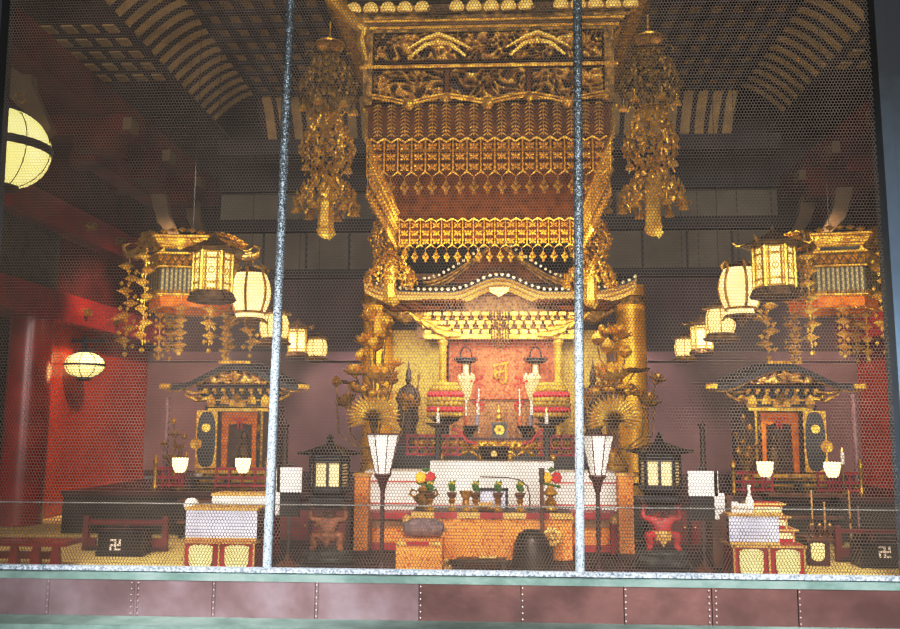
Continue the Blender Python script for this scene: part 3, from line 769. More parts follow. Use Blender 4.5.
# ================================================================== LANTERN ROWS
def lit_hex(root, r, h, roofk=1.7, tall=True):
    mb = MB().lathe([(r * .97, 0), (r * .97, h)], n=6, a0=PI / 6); mb.build('glowing_panel', 'lattice_lit' if tall else 'paper_lit', root, ang=20)
    mb = MB()
    for k in range(6):
        a = PI / 6 + PI / 3 * k; mb.tube([(r * math.cos(a), r * math.sin(a), -.01), (r * math.cos(a), r * math.sin(a), h + .01)], r * .11, 6)
        b = a + PI / 3
        for z in ((0, h * .12, h * .88, h) if not tall else (0, h * .18, h * .82, h)):
            mb.tube([(r * math.cos(a), r * math.sin(a), z), (r * math.cos(b), r * math.sin(b), z)], r * .07, 5)
        if tall:
            mc, ms = (math.cos(a) + math.cos(b)) / 2 * r, (math.sin(a) + math.sin(b)) / 2 * r
            tx, ty = -math.sin((a + b) / 2), math.cos((a + b) / 2)
            for q in (-.3, .3): mb.tube([(mc + tx * r * q, ms + ty * r * q, 0), (mc + tx * r * q, ms + ty * r * q, h)], r * .06, 5)
            for j in range(8):
                t0, t1 = 2 * PI * j / 8, 2 * PI * (j + 1) / 8
                mb.tube([(mc + tx * r * .16 * math.cos(t), ms + ty * r * .16 * math.cos(t), h * .5 + r * .16 * math.sin(t)) for t in (t0, t1)], r * .03, 4)
    mb.build('frame', 'gold_bright', root)
    MB().lathe([(r * .9, h), (r * roofk, h + r * .12), (r * roofk * .98, h + r * .2), (r * 1.1, h + r * .42), (r * .4, h + r * .75), (r * .12, h + r * .95), (.01, h + r * 1.2)], n=6, a0=PI / 6).build('roof', 'bronze', root, ang=20)
    mb = MB().tube([(r * roofk * .8, 0, h + r * .25), (r * roofk * 1.05, 0, h + r * .2), (r * roofk * 1.2, 0, h + r * .42)], [r * .08, r * .09, r * .03], 6)
    hk = mb.build('roof_hook', 'gold', root); hk.rotation_euler = (0, 0, PI / 6)
    for k in range(1, 6): dup(hk, root, (0, 0, 0), PI / 6 + PI / 3 * k)
    MB().lathe([(r * .9, 0), (r * 1.1, -r * .1), (r * 1.3, -r * .5), (r * 1.15, -r * .62), (r * .5, -r * .55), (.01, -r * .5)], n=6, a0=PI / 6).build('base', 'bronze', root, ang=20)
def barrel(root, r, h):
    prof = [(r * (.62 + .38 * math.sin(PI * (.12 + .76 * t))), h * t) for t in [i / 10 for i in range(11)]]
    MB().lathe(prof, n=24).build('paper_shade', 'paper_lit', root)
    mb = MB()
    for k in range(6):
        a = 2 * PI * k / 6 + .35
        mb.tube([((q * 1.02) * math.cos(a), (q * 1.02) * math.sin(a), z) for q, z in prof], r * .07, 6)
        mb.tube([(r * .78 * math.cos(a), r * .78 * math.sin(a), h), (r * .86 * math.cos(a), r * .86 * math.sin(a), h * 1.12), (r * .7 * math.cos(a), r * .7 * math.sin(a), h * 1.24)], [r * .08, r * .1, r * .03], 6)
        mb.tube([(r * .74 * math.cos(a), r * .74 * math.sin(a), -.2 * h), (r * .95 * math.cos(a), r * .95 * math.sin(a), -.3 * h)], [r * .09, r * .03], 6)
    mb.build('rib', 'gold', root)
    MB().lathe([(r * .78, 0), (r * .82, -.02), (r * .82, -.02)], n=24).build('lower_ring', 'gold', root)
    MB().lathe([(r * .7, -.02), (r * .7, -h * .18)], n=6).build('lower_window', 'paper_lit', root, ang=20)
    MB().lathe([(r * .74, -h * .17), (r * .8, -h * .2), (r * .5, -h * .26), (r * .1, -h * .4), (.01, -h * .46)], n=18).build('base', 'gold_dark', root)
    MB().lathe([(r * .75, h), (r * .8, h * 1.03), (r * .5, h * 1.12), (r * .1, h * 1.2)], n=18).build('cap', 'bronze', root)
def drum(root, r, h):
    MB().lathe([(r * .86, 0), (r, h * .3), (r, h * .7), (r * .86, h)], n=20).build('glowing_drum', 'lattice_lit', root)
    mb = MB()
    for k in range(6):
        a = 2 * PI * k / 6 + .2
        mb.tube([(r * .87 * math.cos(a), r * .87 * math.sin(a), 0), (r * 1.02 * math.cos(a), r * 1.02 * math.sin(a), h * .3), (r * 1.02 * math.cos(a), r * 1.02 * math.sin(a), h * .7), (r * .87 * math.cos(a), r * .87 * math.sin(a), h)], r * .04, 5)
    mb.build('rib', 'gold', root)
    MB().lathe([(r * .8, h), (r * 1.25, h + r * .1), (r * 1.2, h + r * .22), (r * .5, h + r * .5), (r * .1, h + r * .8)], n=20).build('cap', 'gold_dark', root)
    MB().lathe([(r * .8, 0), (r * 1.05, -r * .1), (r * .95, -r * .2), (r * 1.25, -r * .38), (r * 1.2, -r * .5), (r * .6, -r * .62), (r * .1, -r * .8)], n=20).build('base', 'gold_dark', root)
def hang(root, z0, ztop): MB().tube([(0, 0, z0), (0, 0, ztop)], .0035, 5).build('hanging_rod', 'rod_dark', root)
for s, row in ((-1, ((212, 291), (250, 312), (274, 338), (297, 352), (317, 356))), (1, ((775, 287), (741, 308), (721, 333), (702, 349), (685, 356)))):
    sd = 'left' if s < 0 else 'right'
    for k, (px, py) in enumerate(row):
        Y = (7.3, 8.43, 9.3, 10.4, 11.6)[k]; p = P(px, py, Y)
        g = 'hanging lanterns in two receding rows'
        who = 'in the row by the left canopy' if s < 0 else 'in the row by the right canopy'
        if k == 0:
            t = thing('hexagonal_lantern', 'large hexagonal gilt openwork lantern nearest ' + who, 'lantern', p, R(44 if s < 0 else 16), g); lit_hex(t, .165, .335); hang(t, .5, 5.75 - p.z)
        elif k == 1:
            t = thing('barrel_lantern', 'cream barrel lantern with gold ribs, second ' + who, 'lantern', p, .2, g); barrel(t, .2, .39); hang(t, .45, 5.75 - p.z)
        elif k == 3:
            t = thing('hexagonal_lantern', 'small six sided lit lantern with hooked roof, fourth ' + who, 'lantern', p, .2, g); lit_hex(t, .12, .28, 1.6, False); hang(t, .35, 5.75 - p.z)
        else:
            t = thing('drum_lantern', ('round openwork drum lantern, middle one ' if k == 2 else 'smallest round drum lantern, farthest ') + who, 'lantern', p, .1, g)
            drum(t, .155 if k == 2 else .135, .25 if k == 2 else .22); hang(t, .35, 5.75 - p.z)

# ---- hexagonal hanging canopies
def small_canopy(px, label, rz, Y):
    p = P(px, 300, Y)
    t = thing('hanging_canopy', label, 'canopy', p, rz, 'small hexagonal hanging canopies')
    r = .46
    def hexring(z0, z1, r0, r1, nm, mat, n=6):
        vs = []; fs = []
        for k in range(6):
            a = PI / 3 * k
            vs += [(r0 * math.cos(a), r0 * math.sin(a), z0), (r1 * math.cos(a), r1 * math.sin(a), z1)]
        fs = [(2 * k, 2 * ((k + 1) % 6), 2 * ((k + 1) % 6) + 1, 2 * k + 1) for k in range(6)]
        return MB().add(vs, fs).build(nm, mat, t, ang=0)
    hexring(0, .28, r, r, 'rod_curtain', 'grey_rods')
    hexring(.28, .43, r + .01, r + .02, 'carved_band', 'bronze')
    hexring(.43, .5, r + .03, r + .04, 'slot_band', 'gold')
    hexring(.5, .6, r + .05, r + .1, 'crown', 'gold')
    hexring(.0, -.12, r - .02, r - .03, 'inner_skirt', 'orange_lit')
    MB().lathe([(r + .05, .55), (r * .6, .62), (.05, .72)], n=6).build('top', 'gold_dark', t, ang=0)
    mb = MB(); mc = MB(); mt = MB(); ml = MB(); mk = MB(); m0 = MB(); m1 = MB(); m2 = MB()
    for k in range(6):
        a, b = PI / 3 * k, PI / 3 * (k + 1)
        A = Vector((math.cos(a), math.sin(a), 0)); B = Vector((math.cos(b), math.sin(b), 0))
        for z, q, th, mm in ((.29, r + .03, .014, m0), (.43, r + .05, .014, m1), (.5, r + .06, .014, m1), (.6, r + .11, .02, mb), (0, r + .02, .014, m2)):
            mm.tube([A * q + Vector((0, 0, z)), B * q + Vector((0, 0, z))], th, 6)
        c = A.lerp(B, .5) * (r + .03); c.z = .465; MB().box(c, (.03, r * .8, .03), rz=(a + b) / 2).build('dark_slot', 'green_dark', t, ang=0)
        for j in range(13):
            c = A.lerp(B, (j + .5) / 13) * (r + .03); c.z = .36 + .03 * (-1) ** j; mc.octa(c, (.035, .03, .045))
            c = A.lerp(B, (j + .5) / 13) * (r); c.z = -.015; mt.sph(c, .012, 6, 4)
            c = A.lerp(B, (j + .5) / 13) * (r - .03); c.z = -.13; ml.sph(c, .011, 6, 4)
            c = A.lerp(B, (j + .5) / 13) * (r + .02); c.z = .03; mt.octa(c, (.012, .012, .03))
        m = A.lerp(B, .5) * (r + .11)
        for j in range(7):
            u = j / 6; c = A.lerp(B, u) * (r + .11); c.z = .6 + .05 * abs(math.sin(u * PI)) + .02; mk.octa(c, (.05, .05, .03))
    [q_.build('moulding', 'gold', t) for q_ in (mb, m0, m1, m2)]; mc.build('carved_beads', 'gold', t, ang=0); mt.build('bead_fringe', 'gold', t, ang=0); ml.build('lower_beads', 'gold', t, ang=0); mk.build('crown_edge', 'gold', t, ang=0)
    hk = MB(); hk.tube([(r, 0, .5), (r + .12, 0, .47), (r + .25, 0, .5), (r + .27, 0, .58), (r + .2, 0, .62)], [.035, .045, .04, .025, .012], 8); hk.octa((r + .12, 0, .52), (.1, .03, .06))
    h0 = hk.build('corner_hook', 'gold_dark', t)
    g = MB()
    rr = random.Random(5)
    for j in range(7):
        z = .36 - .135 * j; ox = .035 * (-1) ** j
        g.octa((r + .2 + ox, 0, z), (.09, .09, .044)); g.sph((r + .2 + ox, -.04, z), .016, 6, 4)
        for q in (-1, 1):
            g.octa((r + .2 - ox + q * .03, .03 * q, z - .06), (.026, .02, .03)); g.sph((r + .2 - ox + q * .05, 0, z - .05), .011, 6, 4)
    g.tube([(r + .2, 0, .48), (r + .2, 0, -.55)], .005, 4)
    g.sph((r + .2, 0, -.6), .026, 8, 6); g0 = g.build('garland', 'gold_bright', t, ang=0)
    for k in range(1, 6): dup(h0, t, (0, 0, 0), PI / 3 * k); dup(g0, t, (0, 0, 0), PI / 3 * k)
    gm = MB()
    for j in range(4):
        z = -.14 - .13 * j
        gm.octa((r * .9, 0, z), (.08, .08, .042)); gm.sph((r * .9, -.04, z), .016, 6, 4); gm.octa((r * .9 + .03, .03, z - .06), (.024, .024, .026)); gm.octa((r * .9 - .03, -.03, z - .06), (.024, .024, .026))
    gm.sph((r * .9, 0, -.62), .024, 8, 6); gm.tube([(r * .9, 0, .0), (r * .9, 0, -.6)], .004, 4)
    g1 = gm.build('short_garland', 'gold_bright', t, ang=0); g1.rotation_euler = (0, 0, PI / 6)
    for k in (2, 4): dup(g1, t, (0, 0, 0), PI / 6 + PI / 3 * k)
    MB().tube([(0, 0, .7), (0, 0, 5.65 - p.z)], .004, 6).build('hanging_rod', 'rod_dark', t)
small_canopy(190, 'hexagonal gilded canopy with dangling garlands behind the left lantern row', R(8), 9.0)
small_canopy(833, 'hexagonal gilded canopy with dangling garlands behind the right lantern row', R(-10), 9.0)

# ---- oval paper lanterns
def oval(t, rx, rz, band=.06):
    MB().sph((0, 0, 0), (rx, rx, rz), 28, 16).build('paper_shade', 'oval_lit', t)
    mb = MB()
    for k in range(8):
        a = PI / 4 * k + .2
        mb.tube([(rx * 1.005 * math.cos(q) * math.cos(a), rx * 1.005 * math.cos(q) * math.sin(a), rz * 1.005 * math.sin(q)) for q in [(-80 + 16 * i) * PI / 180 for i in range(11)]], .006, 4)
    mb.build('wire_rib', 'iron', t)
    MB().lathe([(rx * 1.0, -band / 2), (rx * 1.02, -band / 2), (rx * 1.02, band / 2), (rx * 1.0, band / 2)], n=28).build('black_band', 'black', t)
    for sg in (-1, 1): MB().lathe([(rx * .35, 0), (rx * .36, sg * .03), (rx * .2, sg * .05)], (0, 0, sg * rz * .94), 18).build('end_ring', 'iron', t)
p = P(5, 149, 8.0)
t = thing('oval_lantern', 'big glowing cream oval lantern with black band at the upper left beside the dark frame', 'lantern', p)
oval(t, .43, .405, .085); MB().tube([(0, 0, .4), (0, 0, 5.6 - p.z)], .004, 6).build('hanging_rod', 'rod_dark', t)
mb = MB(); mb.curl((.05, 0, .52), .08, 1, 1, .012); mb.curl((-.05, 0, .52), .08, -1, 1, .012); mb.build('hook', 'gold_dark', t)
p = P(84.5, 365, 11.2)
t = thing('oval_lantern', 'small glowing cream oval lantern hanging from a black bracket on the red wall', 'lantern', p)
oval(t, .262, .175, .03); MB().tube([(-.08, 0, .17), (0, 0, .24), (0, 0, .3)], .008, 5).tube([(.08, 0, .17), (0, 0, .24)], .008, 5).build('hanger', 'iron', t)
bx = XL - p.x
b = thing('wall_bracket', 'black angled iron bracket on the red wall holding the small oval lantern', 'bracket', (p.x, p.y, p.z + .3))
MB().box((bx / 2 + .1, 0, .03), (abs(bx) + .35, .04, .05)).build('arm', 'iron', b, ang=0)
MB().box((bx + .17, 0, -.15), (.05, .06, .5)).build('upright', 'iron', b, ang=0)
MB().tube([(bx + .17, 0, -.2), (bx + .4, 0, .02)], .014, 5).build('strut', 'iron', b)

# ================================================================== ALTAR OBJECTS
# hanging oil lamps
for k, (px, lab) in enumerate(((466, 'black openwork hanging lamp with ring handle, left one before the orange curtain'), (535.5, 'black openwork hanging lamp with ring handle, right one before the orange curtain'))):
    p = P(px, 361, 11.05)
    if k == 0:
        la = t = thing('hanging_lamp', lab, 'lamp', p, group='hanging altar lamps')
        MB().tube([(.075 * math.cos(a), 0, .04 + .12 * math.sin(a) + (.02 if 0 < a < PI else 0)) for a in [PI * i / 10 for i in range(11)]], .012, 6).build('ring_handle', 'iron', t)
        mb = MB()
        mb.lathe([(.07, .04), (.14, .015), (.145, 0), (.1, -.03), (.06, -.04)], n=18)
        for j in range(8): a = PI / 4 * j; mb.curl((.1 * math.cos(a), -.0, .02), .03, 1 if math.cos(a) > 0 else -1, 1, .01, y=.1 * math.sin(a))
        mb.build('openwork_disc', 'iron', t)
        mb = MB()
        for q in (-.055, .055): mb.tube([(q, 0, -.03), (q, 0, -.26)], .007, 5)
        mb.build('side_wire', 'iron', t)
        MB().lathe([(.034, -.05), (.036, -.22), (.02, -.24)], n=12).build('candle_tube', 'cream_paper', t)
        MB().tube([(0, 0, .18), (0, 0, .3)], .006, 5).build('hanging_rod', 'rod_dark', t)
    else: copy_tree(la, loc=p, label=lab)
# white flower cones with red blossoms
for k, (px, lab) in enumerate(((466, 'white cone bouquet with red blossoms below the left hanging lamp'), (532.5, 'white cone bouquet with red blossoms below the right hanging lamp'))):
    p = P(px, 440, 10.75); loc = (p.x, 10.75, ZS)
    if k == 0:
        fb = t = thing('flower_bouquet', lab, 'bouquet', loc, group='white altar bouquets')
        mb = MB().lathe([(.012, .52), (.05, .62), (.1, .84), (.085, .85)], n=14, flute=.12, nf=5)
        for j in range(16):
            a = j * 2.4; mb.octa((.085 * math.cos(a), .085 * math.sin(a), .82 + .02 * (j % 3)), (.03, .03, .045))
        mb.build('white_paper', 'cream_paper', t)
        mb = MB(); rr = random.Random(3)
        for j in range(22): mb.sph((rr.uniform(-.07, .09), rr.uniform(-.08, 0), rr.uniform(.78, .88)), .018, 6, 4)
        for j in range(26): mb.sph((rr.uniform(.1, .22), rr.uniform(-.05, .05), rr.choice((rr.uniform(.66, .86), rr.uniform(.42, .55)))), .017, 6, 4)
        mb.build('red_blossoms', 'red_flower', t)
        MB().tube([(0, 0, .12), (0, 0, .55)], .01, 6).tube([(.16, 0, .15), (.16, 0, .7)], .006, 5).build('stem', 'wax', t)
        MB().lathe([(.06, 0), (.07, .02), (.03, .05), (.055, .12), (.025, .2), (.04, .22)], n=14).build('vase', 'bronze', t)
    else: copy_tree(fb, loc=loc, label=lab, sc=(-1, 1, 1))
# stacked sweets
for k, (px, lab) in enumerate(((445, 'tall stack of red and yellow offering sweets left of the orange curtain'), (552, 'tall stack of red and yellow offering sweets right of the orange curtain'))):
    p = P(px, 440, 10.5); loc = (p.x, 10.5, ZS)
    if k == 0:
        ss = t = thing('sweet_stack', lab, 'offering', loc, group='stacked altar sweets')
        MB().lathe([(.12, 0), (.13, .02), (.05, .06), (.05, .24), (.16, .3), (.2, .34), (.18, .35)], n=18).build('stand', 'black', t)
        for j, (mat, z) in enumerate((('offer_yellow', .37), ('offer_red', .435), ('offer_yellow', .5), ('offer_yellow', .555), ('offer_red', .615), ('offer_yellow', .68), ('offer_yellow', .73))):
            mb = MB(); rr_ = .2 if j < 5 else (.17 if j == 5 else .13)
            for m in range(22):
                a = 2 * PI * m / 22 + j * .14; mb.sph((rr_ * math.cos(a), rr_ * math.sin(a), z), (.036, .036, .036), 7, 5)
            mb.lathe([(rr_ * .95, z - .03), (rr_ * .95, z + .03)], n=16)
            mb.build('sweet_tier', mat, t)
    else: copy_tree(ss, loc=loc, label=lab)
# candle stands on grey poles
for k, (px, lab) in enumerate(((438, 'white candle on a black dish and grey pole, left of the altar'), (546.5, 'white candle on a black dish and grey pole, right of the altar'))):
    p = P(px, 424, 9.75); loc = (p.x, 9.75, .45)
    if k == 0:
        h = p.z - .45
        cs = t = thing('candle_stand', lab, 'candle stand', loc, group='tall candle stands')
        MB().lathe([(.1, 0), (.11, .03), (.035, .08), (.036, h - .04), (.045, h - .02)], n=14).build('pole', 'grey_pole', t)
        MB().lathe([(.03, h - .05), (.12, h - .01), (.15, h), (.14, h + .012), (.02, h + .01)], n=18).build('dish', 'black', t)
        MB().lathe([(.022, h), (.02, h + .13)], n=10).build('candle', 'wax', t)
        MB().octa((0, 0, h + .16), (.012, .012, .03)).build('flame', 'flame', t)
    else: copy_tree(cs, loc=loc, label=lab)
# low black stands carrying vases with tapers
for k, (px, lab) in enumerate(((471, 'low black offering stand with tapers, left of the small disc shrine'), (525, 'low black offering stand with tapers, right of the small disc shrine'))):
    p = P(px, 440, 10.6); loc = (p.x, 10.6, ZS)
    if k == 0:
        os_ = t = thing('offering_stand', lab, 'stand', loc, group='black offering stands')
        MB().lathe([(.06, 0), (.07, .02), (.03, .05), (.03, .14), (.08, .2), (.11, .23), (.1, .24)], n=16).build('dish_stand', 'black', t)
        for x, m, hh in ((-.06, 'brocade_pink', .12), (.075, 'grey_cyl', .13)):
            v = MB().lathe([(.02, .24), (.03, .26), (.026, .32), (.03, .24 + hh), (.02, .245 + hh)], (x, 0, 0), 10).build('vase', m, t)
            MB().tube([(x, 0, .3), (x, 0, .56)], .006, 5).build('taper', 'wax', v)
    else: copy_tree(os_, loc=loc, label=lab)
# little disc shrine and gilt stupa
p = P(499.5, 441, 10.52)
t = thing('disc_shrine', 'small grey box shrine with a round gold disc, centre of the altar', 'shrine', (p.x, 10.52, ZS + .1))
MB().box((0, 0, .01), (.2, .14, .03)).box((0, 0, .17), (.2, .14, .03)).box((-.085, 0, .09), (.022, .13, .16)).box((.085, 0, .09), (.022, .13, .16)).box((0, .05, .09), (.16, .02, .16)).build('case', 'grey_pole', t, ang=0)
MB().tube([(0, -.03, .09), (0, -.05, .09)], .06, 20).build('gold_disc', 'gold_bright', t)
MB().tube([(0, -.05, .09), (0, -.056, .09)], .02, 14).build('disc_centre', 'gold_dark', t)
MB().lathe([(.05, 0), (.06, -.02), (.06, -.1)], n=12).build('foot', 'maroon_dark', t)
p = P(499, 428, 10.85)
t = thing('gilt_reliquary', 'small gilt reliquary with pointed finial behind the disc shrine', 'reliquary', (p.x, 10.85, ZS))
MB().lathe([(.09, 0), (.1, .03), (.04, .08), (.04, .2), (.07, .25), (.03, .3), (.05, .34), (.02, .38), (.035, .41), (.008, .5)], n=14).build('body', 'gold', t)
# black bowl burner in front of the altar
p = P(494, 462, 9.95)
t = thing('incense_burner', 'large black footed incense bowl with a round emblem before the altar', 'incense burner', (p.x, 9.95, .45))
hb = p.z - .45
MB().box((0, 0, hb / 2), (.5, .36, hb)).build('stand', 'black', t, ang=0)
MB().lathe([(.1, hb), (.12, hb + .01), (.15, hb + .05), (.165, hb + .12), (.18, hb + .165), (.19, hb + .18), (.16, hb + .18), (.15, hb + .14)], n=24).build('bowl', 'bell_dark', t)
MB().tube([(0, -.165, hb + .1), (0, -.175, hb + .1)], .035, 16).build('emblem', 'trim_gold', t)

# ---- robed statues
def robed(t):
    MB().box((0, 0, .02), (.34, .3, .04)).box((0, 0, .09), (.28, .24, .1)).build('plinth', 'maroon_dark', t, ang=0)
    def f(u, v):
        a = 2 * PI * u; z = .14 + .56 * v
        r = np.interp(v, [0, .06, .25, .5, .68, .8, .92, .97, 1], [.135, .125, .115, .12, .125, .13, .115, .06, .035])
        fold = 1 + .07 * math.sin(a * 9 + v * 3) * (1 - v) + .04 * math.sin(a * 5 + 6 * v)
        return (r * fold * math.cos(a) * (1.1 if v > .4 else 1), r * fold * .72 * math.sin(a), z)
    body = MB().sheet(f, 36, 26).build('robed_body', 'dark_wood', t)
    for s in (-1, 1):
        MB().tube([(s * .12, 0, .63), (s * .175, -.03, .52), (s * .13, -.1, .45), (s * .03, -.13, .48)], [.045, .055, .05, .03], 10).tube([(s * .13, -.08, .44), (s * .14, -.07, .28), (s * .12, -.05, .2)], [.05, .06, .02], 8).build('sleeve', 'dark_wood', t)
        h = MB().sph((s * .018, -.14, .5), (.018, .022, .028), 8, 6)
        for q in range(4): h.tube([(s * .018, -.15, .49 + .012 * q), (-s * .012, -.165, .5 + .012 * q)], [.006, .005], 5)
        h.build('hand', 'brown_wood', t)
    hd = MB().sph((0, -.01, .755), (.05, .055, .066), 14, 10)
    hd.octa((0, -.068, .75), (.009, .014, .018))
    for s in (-1, 1): hd.sph((s * .05, 0, .75), (.012, .016, .03), 6, 5); hd.sph((s * .019, -.058, .765), .007, 6, 4)
    hd.sph((0, -.058, .728), (.016, .008, .005), 6, 4)
    hd.build('head', 'dark_wood', t)
    MB().lathe([(.05, .79), (.056, .8), (.05, .82), (.04, .85), (.02, .88), (.012, .9), (.02, .915), (.006, .95), (.004, .985)], n=12).build('headdress', 'dark_wood', t)
    MB().tube([(.13, -.12, .3), (.19, -.14, .74)], .009, 6).octa((.195, -.14, .77), (.035, .012, .05)).build('sceptre', 'bronze', t)
for px, lab, m in ((408, 'dark robed wooden statue with headdress standing by the left yellow panel of the altar', 1), (594, 'dark robed wooden statue beside the right yellow panel, partly behind the right pipe', -1)):
    p = P(px, 440, 10.62)
    t = thing('robed_statue', lab, 'statue', (p.x, 10.62, ZS), sc=(m * .7, .74, 1.08)); robed(t)

# ---- gilded lotus arrangements
def lotus_flower(mb, c, r, n=12, open_=.9, tilt=0):
    c = Vector(c); T = Matrix.Rotation(tilt, 3, 'Y')
    for ring, (k, el, l) in enumerate(((n, open_, 1.), (n - 2, open_ * .6, .95), (n - 5, open_ * .25, .85))):
        for j in range(k):
            a = 2 * PI * (j + .5 * ring) / k
            d = Vector((math.cos(a) * math.sin(el), math.sin(a) * math.sin(el), math.cos(el)))
            sdir = Vector((-math.sin(a), math.cos(a), 0)); nrm = d.cross(sdir)
            Mx = Matrix((sdir, nrm, d)).transposed()
            mb.octa(c + T @ (d * r * .55 * l), (r * .27, r * .08, r * .56 * l), T @ Mx)
    mb.sph(c + T @ Vector((0, 0, r * .12)), r * .2, 8, 6)
def lotus_arrangement(t, elems, zbase):
    MB().lathe([(.11, 0), (.13, .03), (.06, .08), (.07, .12), (.16, .24), (.17, .32), (.08, .42), (.075, .46), (.11, .5), (.09, .5)], n=20).build('vase', 'gold', t)
    for kind, x, z, s in elems:
        y = -.06 if kind == 'fan' else random.Random(int(x * 97 + z * 31)).uniform(-.12, .12)
        st = MB(); out = 1 if x > 0 else -1
        if abs(x) > .25: st.tube([(0, 0, .48), (x * .5, y * .5, .5 + .02), (x * .92, y, .55 + .1), (x, y, z)] if z < 1.3 else [(0, 0, .48), (x * .3, y * .3, .9), (x * .6, y, z - .15), (x, y, z)], .009, 6)
        else: st.tube([(0, 0, .48), (x * .4, y * .4, (.48 + z) / 2), (x, y, z)], .01, 6)
        mb = MB()
        if kind == 'fan':
            for ly, (nn, sc_, yy) in enumerate(((23, 1.0, 0), (19, .72, -.07))):
                for j in range(nn):
                    a = PI * (-.14 + 1.28 * j / (nn - 1)); d = Vector((math.cos(a), -.22, math.sin(a) * .86)); sd = Vector((-math.sin(a), 0, math.cos(a)))
                    Mx = Matrix((sd, sd.cross(d).normalized(), d.normalized())).transposed()
                    L = s * sc_ * 1.04
                    mb.octa(Vector((x, y + yy, z)) + d * L * .56, (s * .125, s * .04, L * .56), Mx)
            lf = mb.build('lotus_leaf', 'gold_bright', t, ang=0)
            k2 = MB()
            lotus_flower(k2, (x, y - .14, z - .04), s * .5, 11, 1.35)
            k2.build('leaf_heart', 'gold_dark', lf, ang=0)
        elif kind == 'flower':
            lotus_flower(mb, (x, y, z - .06), s * 1.3, 13, 1.05); mb.build('lotus_flower', 'gold_bright', t, ang=0)
        elif kind == 'cup':
            lotus_flower(mb, (x, y, z), s * 1.6, 9, .85, .4 * out); mb.build('lotus_flower', 'gold', t, ang=0)
        elif kind == 'bud':
            s = s * 1.3
            mb.lathe([(.01, 0), (s * .75, s * .4), (s, s * .95), (s * .7, s * 1.5), (.01, s * 2.1)], (x, y, z), 10, flute=.1, nf=5); mb.build('lotus_bud', 'gold', t)
        elif kind == 'pad':
            mb.sheet(lambda u, v: (x + s * v * math.cos(2 * PI * u) * 1.2, y + s * v * math.sin(2 * PI * u), z + .3 * s * v * v + .05 * s * math.sin(u * 2 * PI * 6) * v), 36, 5); mb.build('lotus_leaf', 'gold_dark', t)
        elif kind == 'pods':
            for j in range(7): mb.sph((x + s * math.cos(j * .9) * .8, y + s * math.sin(j * .9), z + s * .3 * math.sin(j * 2)), s * .42, 8, 6)
            mb.build('berry_cluster', 'gold', t)
        st.build('stem', 'gold_dark', t)
YL = 9.5
def lotus(px0, els, lab, m):
    b = P(px0, 420, YL)
    t = thing('lotus_arrangement', lab, 'lotus arrangement', (b.x, YL, .45))
    lotus_arrangement(t, [(k, (P(px, py, YL).x - b.x), P(px, py, YL).z - .45, s) for k, px, py, s in els], .45)
lotus(376, [('fan', 375, 417, .27), ('flower', 381, 378, .2), ('flower', 355, 372, .13), ('bud', 361, 362, .06), ('bud', 376, 352, .075), ('bud', 384, 340, .07), ('cup', 366, 345, .1), ('pods', 376, 392, .12), ('pods', 361, 388, .1), ('pad', 348, 384, .11), ('bud', 337, 387, .045), ('cup', 347, 408, .12), ('cup', 405, 410, .13), ('bud', 388, 330, .06), ('bud', 392, 385, .05), ('flower', 396, 362, .09), ('cup', 374, 322, .1), ('bud', 366, 320, .05)], 'gilded lotus flowers and fan leaf in a vase at the left end of the altar', 1)
lotus(612, [('fan', 612, 419, .27), ('flower', 611, 378, .2), ('pad', 634, 373, .15), ('pods', 628, 390, .12), ('pods', 606, 388, .1), ('bud', 607, 356, .07), ('bud', 625, 358, .06), ('cup', 616, 340, .13), ('cup', 644, 408, .13), ('cup', 655, 384, .085), ('cup', 586, 408, .1), ('flower', 594, 392, .1), ('bud', 600, 372, .05), ('pods', 609, 330, .1), ('bud', 598, 345, .06)], 'gilded lotus flowers and fan leaf in a vase at the right end of the altar', -1)
# ================================================================== CENTRE TABLES
def frame_from_px(pxa, pxb, pyt, pyb, Y):
    a, b = P(pxa, (pyt + pyb) / 2, Y), P(pxb, (pyt + pyb) / 2, Y)
    return a.x, b.x, P((pxa + pxb) / 2, pyt, Y).z, P((pxa + pxb) / 2, pyb, Y).z
# orange brocade table
x0, x1, zt, _ = frame_from_px(412, 572, 512, 560, 7.8); cx = (x0 + x1) / 2; wd = x1 - x0
t = thing('brocade_altar_table', 'long low altar table fronted with orange brocade and a maroon and gold edge', 'table', (cx, 7.95, 0))
MB().box((0, .02, zt - .03), (wd, .42, .06)).build('table_top', 'maroon_dark', t, ang=0)
mb = MB()
for i in (-1, 1):
    for j in (-1, 1): mb.box((i * (wd / 2 - .05), j * .14 + .02, (zt - .06) / 2), (.05, .05, zt - .06))
mb.build('leg', 'maroon_dark', t, ang=0) if False else None
for i in (-1, 1):
    for j in (-1, 1): MB().box((i * (wd / 2 - .05), j * .14 + .02, (zt - .06) / 2), (.05, .05, zt - .06)).build('leg', 'maroon_dark', t, ang=0)
MB().sheet(lambda u, v: (-wd / 2 + wd * u, -.2 + .012 * math.sin(u * 40), .02 + (zt - .03) * v), 90, 4).build('brocade_front', 'brocade', t)
n = 7
for k in range(n):
    MB().box((-wd / 2 + wd * (k + .5) / n, -.225, zt - .022), (wd / n, .012, .05)).build('edge_band', ('trim_gold', 'maroon')[k % 2], t, ang=0)
